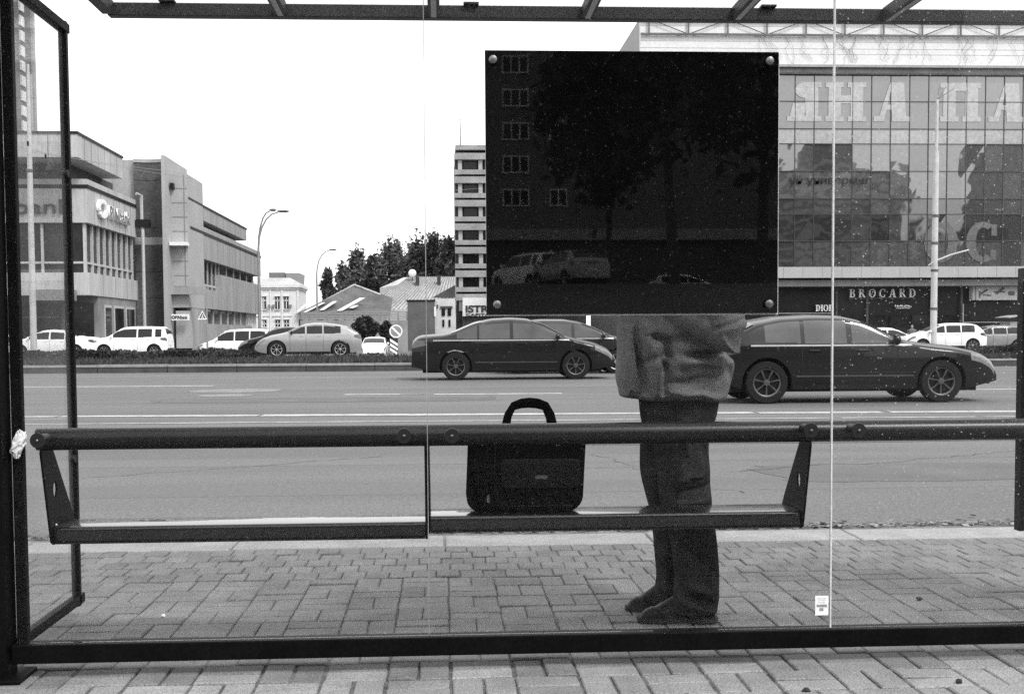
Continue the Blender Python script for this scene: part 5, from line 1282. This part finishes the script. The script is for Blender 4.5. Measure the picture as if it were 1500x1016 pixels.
# ---------------------------------------------------------------- street lamps, poles, signs
POLE = mat('lamp_pole_grey', .22, .5, .2, 2); POLEL = mat('pale_pole', .48, .6, .15, 3)
def lamp(lab, px, Y, ptop, arms):
    x = X_(px,Y,480); zt = Z_(px,ptop,Y); zb = lotz(Y)
    t = thing('street_lamp', lab, 'street lamp', (x,Y,zb), 'street lamps across the road')
    b = MB(); b.tube([(x,Y,zb-.1),(x,Y,zb+2),(x,Y,zt-2.6)], [.13,.11,.08], 10); b.build('pole', POLE, t, 40)
    for k, (apx, apy) in enumerate(arms):
        e = at(apx, apy, Y-.2*k); d = e.x-x; yy = Y-.25*k
        b = MB(); pts = [Vector((x,Y,zt-2.7))]+[Vector((x+d*.72*(1-cos(pi/2*u)), Y+(yy-Y)*u, zt-2.7+(e.z-zt+2.65)*sin(pi/2*u))) for u in (.2,.4,.6,.8,1)]
        b.tube(pts, [.07,.065,.06,.055,.05,.045], 8); b.build('arm', POLE, t, 50)
        b = MB(); b.rings([[(e.x-d*.30+.0+u*d*.42, yy+w_*cos(2*pi*j/10), e.z+.02+h*sin(2*pi*j/10)) for j in range(10)] for u, w_, h in ((0,.06,.05),(.25,.14,.09),(.7,.16,.10),(1,.05,.03))]); b.build('lamp_head', mat_lh, t, 50)
mat_lh = mat('lamp_head_grey', .10, .5)
lamp('tall street lamp with two curved arms at the right end of the bank', 380.5, 84, 306, [(402,308),(419,310)])
lamp('single armed street lamp standing left of the trees', 465, 128, 364, [(490,366)])
def pole():
    Y = 62; x = X_(1367.5,Y,470); x2 = X_(1373,Y,150); zt = Z_(1372,146,Y); zb = lotz(Y)
    t = thing('utility_pole', 'tall pale utility pole with three short rods on top, in front of the department store', 'pole', (x,Y,zb))
    b = MB(); b.tube([(x,Y,zb-.1),(x+(x2-x)*.45,Y,Z_(1370,300,Y)),(x+(x2-x)*.70,Y,Z_(1371,222,Y))], [.175,.15,.13], 14); b.tube([(x+(x2-x)*.70,Y,Z_(1371,222,Y)),(x2,Y,zt)], [.085,.07], 12); b.build('shaft', POLEL, t, 40)
    for px, py in ((1376,128),(1386,127),(1397,130)): b = MB(); b.tube([(x2,Y,zt-.02),(x2+(X_(px,Y,py)-x2)*.25,Y,zt+.15),at(px,py,Y)], .022, 5); b.build('rod', mat_ac, t)
    for py in (316,356,396,452): b = MB(); zc = Z_(1369,py,Y); xx = x+(x2-x)*(zc-zb)/(zt-zb); b.lathe([(.19,-.06),(.19,.06)], (xx,Y,zc), 'z', 14); b.build('band', mat_lh, t, 40)
    b = MB(); b.tube([at(1368,383,Y-.1), at(1393,373,Y-.1), at(1419,366,Y-.1)], .045, 6); b.tube([at(1360,389,Y-.1), at(1368,383,Y-.1)], .03, 6); b.build('bracket', POLEL, t)
pole()
def side_pole():
    Y = 48; x = X_(46.5,Y,400); zt = Z_(41,94,Y); zb = .1
    t = thing('lamp_post', 'pale tapering post seen through the side panel in front of the bank', 'pole', (x,Y,zb))
    b = MB(); xt = X_(41,Y,94); b.tube([(x,Y,zb-.1),(x+(xt-x)*.4,Y,Z_(44,280,Y)),(xt,Y,zt)], [.125,.105,.05], 14); b.build('shaft', POLEL, t, 40)
    b = MB(); b.lathe([(.13,-.05),(.13,.05)], (x+(xt-x)*.3,Y,Z_(45,250,Y)), 'z', 12); b.build('band', mat_lh, t)
side_pole()
def signs():
    Y = 56; zb = .0
    c = at(580,485,Y); t = thing('no_parking_sign', 'round sign with a diagonal bar above a striped chevron plate on the verge', 'road sign', (c.x,Y,zb-.1))
    b = MB(); b.tube([(c.x,Y+.05,-.2),(c.x,Y+.05,c.z+.4)], .035, 8); b.build('post', POLE, t, 40)
    b = MB(); b.lathe([(.30,.0),(.30,.02)], (c.x,Y-.01,c.z), 'y', 28); d = b.build('disc', mat('sign_grey',.24,.4), t)
    b = MB()
    for q in arcseg(c.x,c.z,.30,.30,0,360,.055,.055): b.prism(q, Y-.018, Y-.0115, 'y')
    b.prism([(c.x-.20,c.z+.14),(c.x-.14,c.z+.20),(c.x+.20,c.z-.14),(c.x+.14,c.z-.20)], Y-.017, Y-.012, 'y'); b.build('ring_and_bar', SIGNW, d)
    p, q = at(571,495,Y), at(583,515,Y); w_, h_ = q.x-p.x, p.z-q.z
    b = MB(); b.box(p.x,q.x,Y-.01,Y+.01,q.z,p.z); ch = b.build('chevron_plate', mat('sign_black',.03,.5), t)
    b = MB()
    for k in range(3):
        z1 = p.z-.02-k*h_*.33; b.prism([(p.x+.01,z1-.02),(p.x+.01+w_*.0,z1),(q.x-.01,z1-h_*.36),(q.x-.01,z1-h_*.36-.12),(p.x+.01,z1-.13)], Y-.017, Y-.0105, 'y')
    b.build('stripe', SIGNW, ch)
    Y = 70; c = at(296.5,462,Y); zb = lotz(Y); xp = X_(303,Y,480)
    t = thing('crossing_sign', 'triangular pedestrian crossing warning sign in front of the bank wing', 'road sign', (xp,Y,zb))
    b = MB(); b.tube([(xp,Y+.06,zb-.1),(xp,Y+.06,Z_(303,452,Y))], .05, 8); b.box(c.x-.1,xp,Y+.02,Y+.05,c.z-.03,c.z+.03); b.build('post', POLE, t, 40)
    tr = [(c.x-.26*1.0,c.z-.22),(c.x+.26,c.z-.22),(c.x,c.z+.27)]
    b = MB(); b.prism([(x,z) for x,z in tr], Y-.01, Y+.015, 'y'); tp = b.build('triangle', mat('sign_dark',.06,.5), t)
    b = MB(); inn = [(c.x+(x-c.x)*.72, c.z-.03+(z-(c.z-.03))*.72) for x,z in tr]
    for k in range(3): n = (k+1)%3; b.prism([tr[k],tr[n],inn[n],inn[k]], Y-.02, Y-.0105, 'y')
    b.tube([(c.x,Y-.015,c.z+.06),(c.x,Y-.015,c.z-.06),(c.x-.07,Y-.015,c.z-.16)], .022, 5); b.tube([(c.x,Y-.015,c.z-.05),(c.x+.06,Y-.015,c.z-.16)], .02, 5); b.build('outline_and_walker', SIGNW, tp)
signs()
WIRE = mat('cable_grey', .25)
for lab, a, c in (('upper sagging cable crossing the sky in front of the bank parapet',(-60,196),(700,276)),('lower sagging cable crossing in front of the bank parapet',(-60,203),(700,252))):
    Y = 58; p, q = at(*a,Y), at(*c,Y+30); b = MB(); pts = []
    for k in range(25): u = k/24; v = p.lerp(q,u); v.z -= 1.2*4*u*(1-u); pts.append(v)
    b.tube(pts, .010, 5); o = b.build('overhead_cable', WIRE, None, origin=pts[12]); tag(o, lab, 'cable', 'overhead cables')

# ---------------------------------------------------------------- the street behind the photographer (seen in the board and in the store's mirror glass)
def behind():
    Yb = -100; x0, x1 = -40, 46; t = thing('apartment_building', 'nine storey brick apartment building reflected in the black board', 'building', (0,Yb,-.12))
    b = MB(); b.box(x0,x1,Yb-14,Yb,-.12,34); b.build('wall', mat('apartment_brick',.13,.9,.2,.5,5,.3), t)
    b = MB(); b.box(x0-1,x1+1,Yb,Yb+6,-.12,8.6); b.build('shop_annex', RECESS, t); b = MB(); b.box(x0-1.2,x1+1.2,Yb+5.9,Yb+6.6,8.6,9.5); b.build('annex_fascia', CON, t)
    wp = None
    for j in range(2, 9):
        for i in range(5):
            x = -7.0+i*4.1; z = 6.3+j*2.85; wd = 2.3 if i % 2 else 1.5
            f = MB(); f.box(x,x+wd,Yb+.002,Yb+.06,z,z+1.5); wn = f.build('window', BGLS, t)
            f = MB()
            for u in ((0,.5,1) if wd < 2 else (0,.33,.66,1)): f.box(x+u*(wd-.1),x+u*(wd-.1)+.1,Yb+.062,Yb+.12,z+.101,z+1.399)
            f.box(x-.05,x+wd+.05,Yb+.062,Yb+.13,z,z+.1); f.box(x,x+wd,Yb+.062,Yb+.125,z+1.4,z+1.5); f.build('frame', WHITE, wn)
    for i, (x, y, h, wd) in enumerate(((X_(985,58),-50,23,11),(X_(1110,62),-54,26,14),(X_(890,68),-60,17,8))):
        tree(('broad dark tree reflected in the middle of the black board','largest tree reflected in the right half of the black board','smaller tree reflected beside the apartment windows')[i], x, y, h, wd, 5200, 'trees behind the photographer', .42, 2.75, 'round', LEAF)
    Yc = -84; xa, xb = X_(1120,256), X_(1345,256); t = thing('office_block', 'grey office block whose reflection fills the mirrored store front', 'building', (xa,Yc,-.12))
    b = MB(); b.box(xa,xb,Yc-16,Yc,-.12,36); b.build('wall', mat('office_wall',.34,.8,.2,.2,2,.2), t)
    for j in range(9):
        b = MB(); b.box(xa+1,xb-1,Yc+.003,Yc+.1,2+j*3.7,3.7+j*3.7); b.build('window_band', BGLS, t)
    b = MB(); b.box(xa+8,xa+21,Yc-8,Yc-2,36,41.5); b.build('plant_room', TILE, t)
    Yd = -60; xa, xb = X_(1468,236), X_(1560,236); t = thing('dark_high_rise', 'dark high rise reflected at the right edge of the mirrored store front', 'building', (xa,Yd,-.12))
    b = MB(); b.prism([(xa-7,-.12),(xb,-.12),(xb,40),(xa,40),(xa-1.5,25),(xa-5,13)], Yd-14, Yd, 'y'); b.build('wall', mat('high_rise_wall',.03,.7,.3), t)
    for j in range(4): b = MB(); b.box(xa+3,xb-1,Yd+.003,Yd+.1,14+j*6,16+j*6); b.build('window_band', BGLS, t)
    for i, px in enumerate((1330,1362,1395,1425)):
        Yv = 215; tree(('reflected street tree left of the utility pole','reflected street tree at the utility pole','reflected street tree right of the utility pole','reflected street tree next to the dark high rise')[i], X_(px,Yv), 2*88-Yv, 13+3*(i%2), 9, 1500, 'trees behind the photographer', .45, 2.75, 'round', LEAF)
behind()
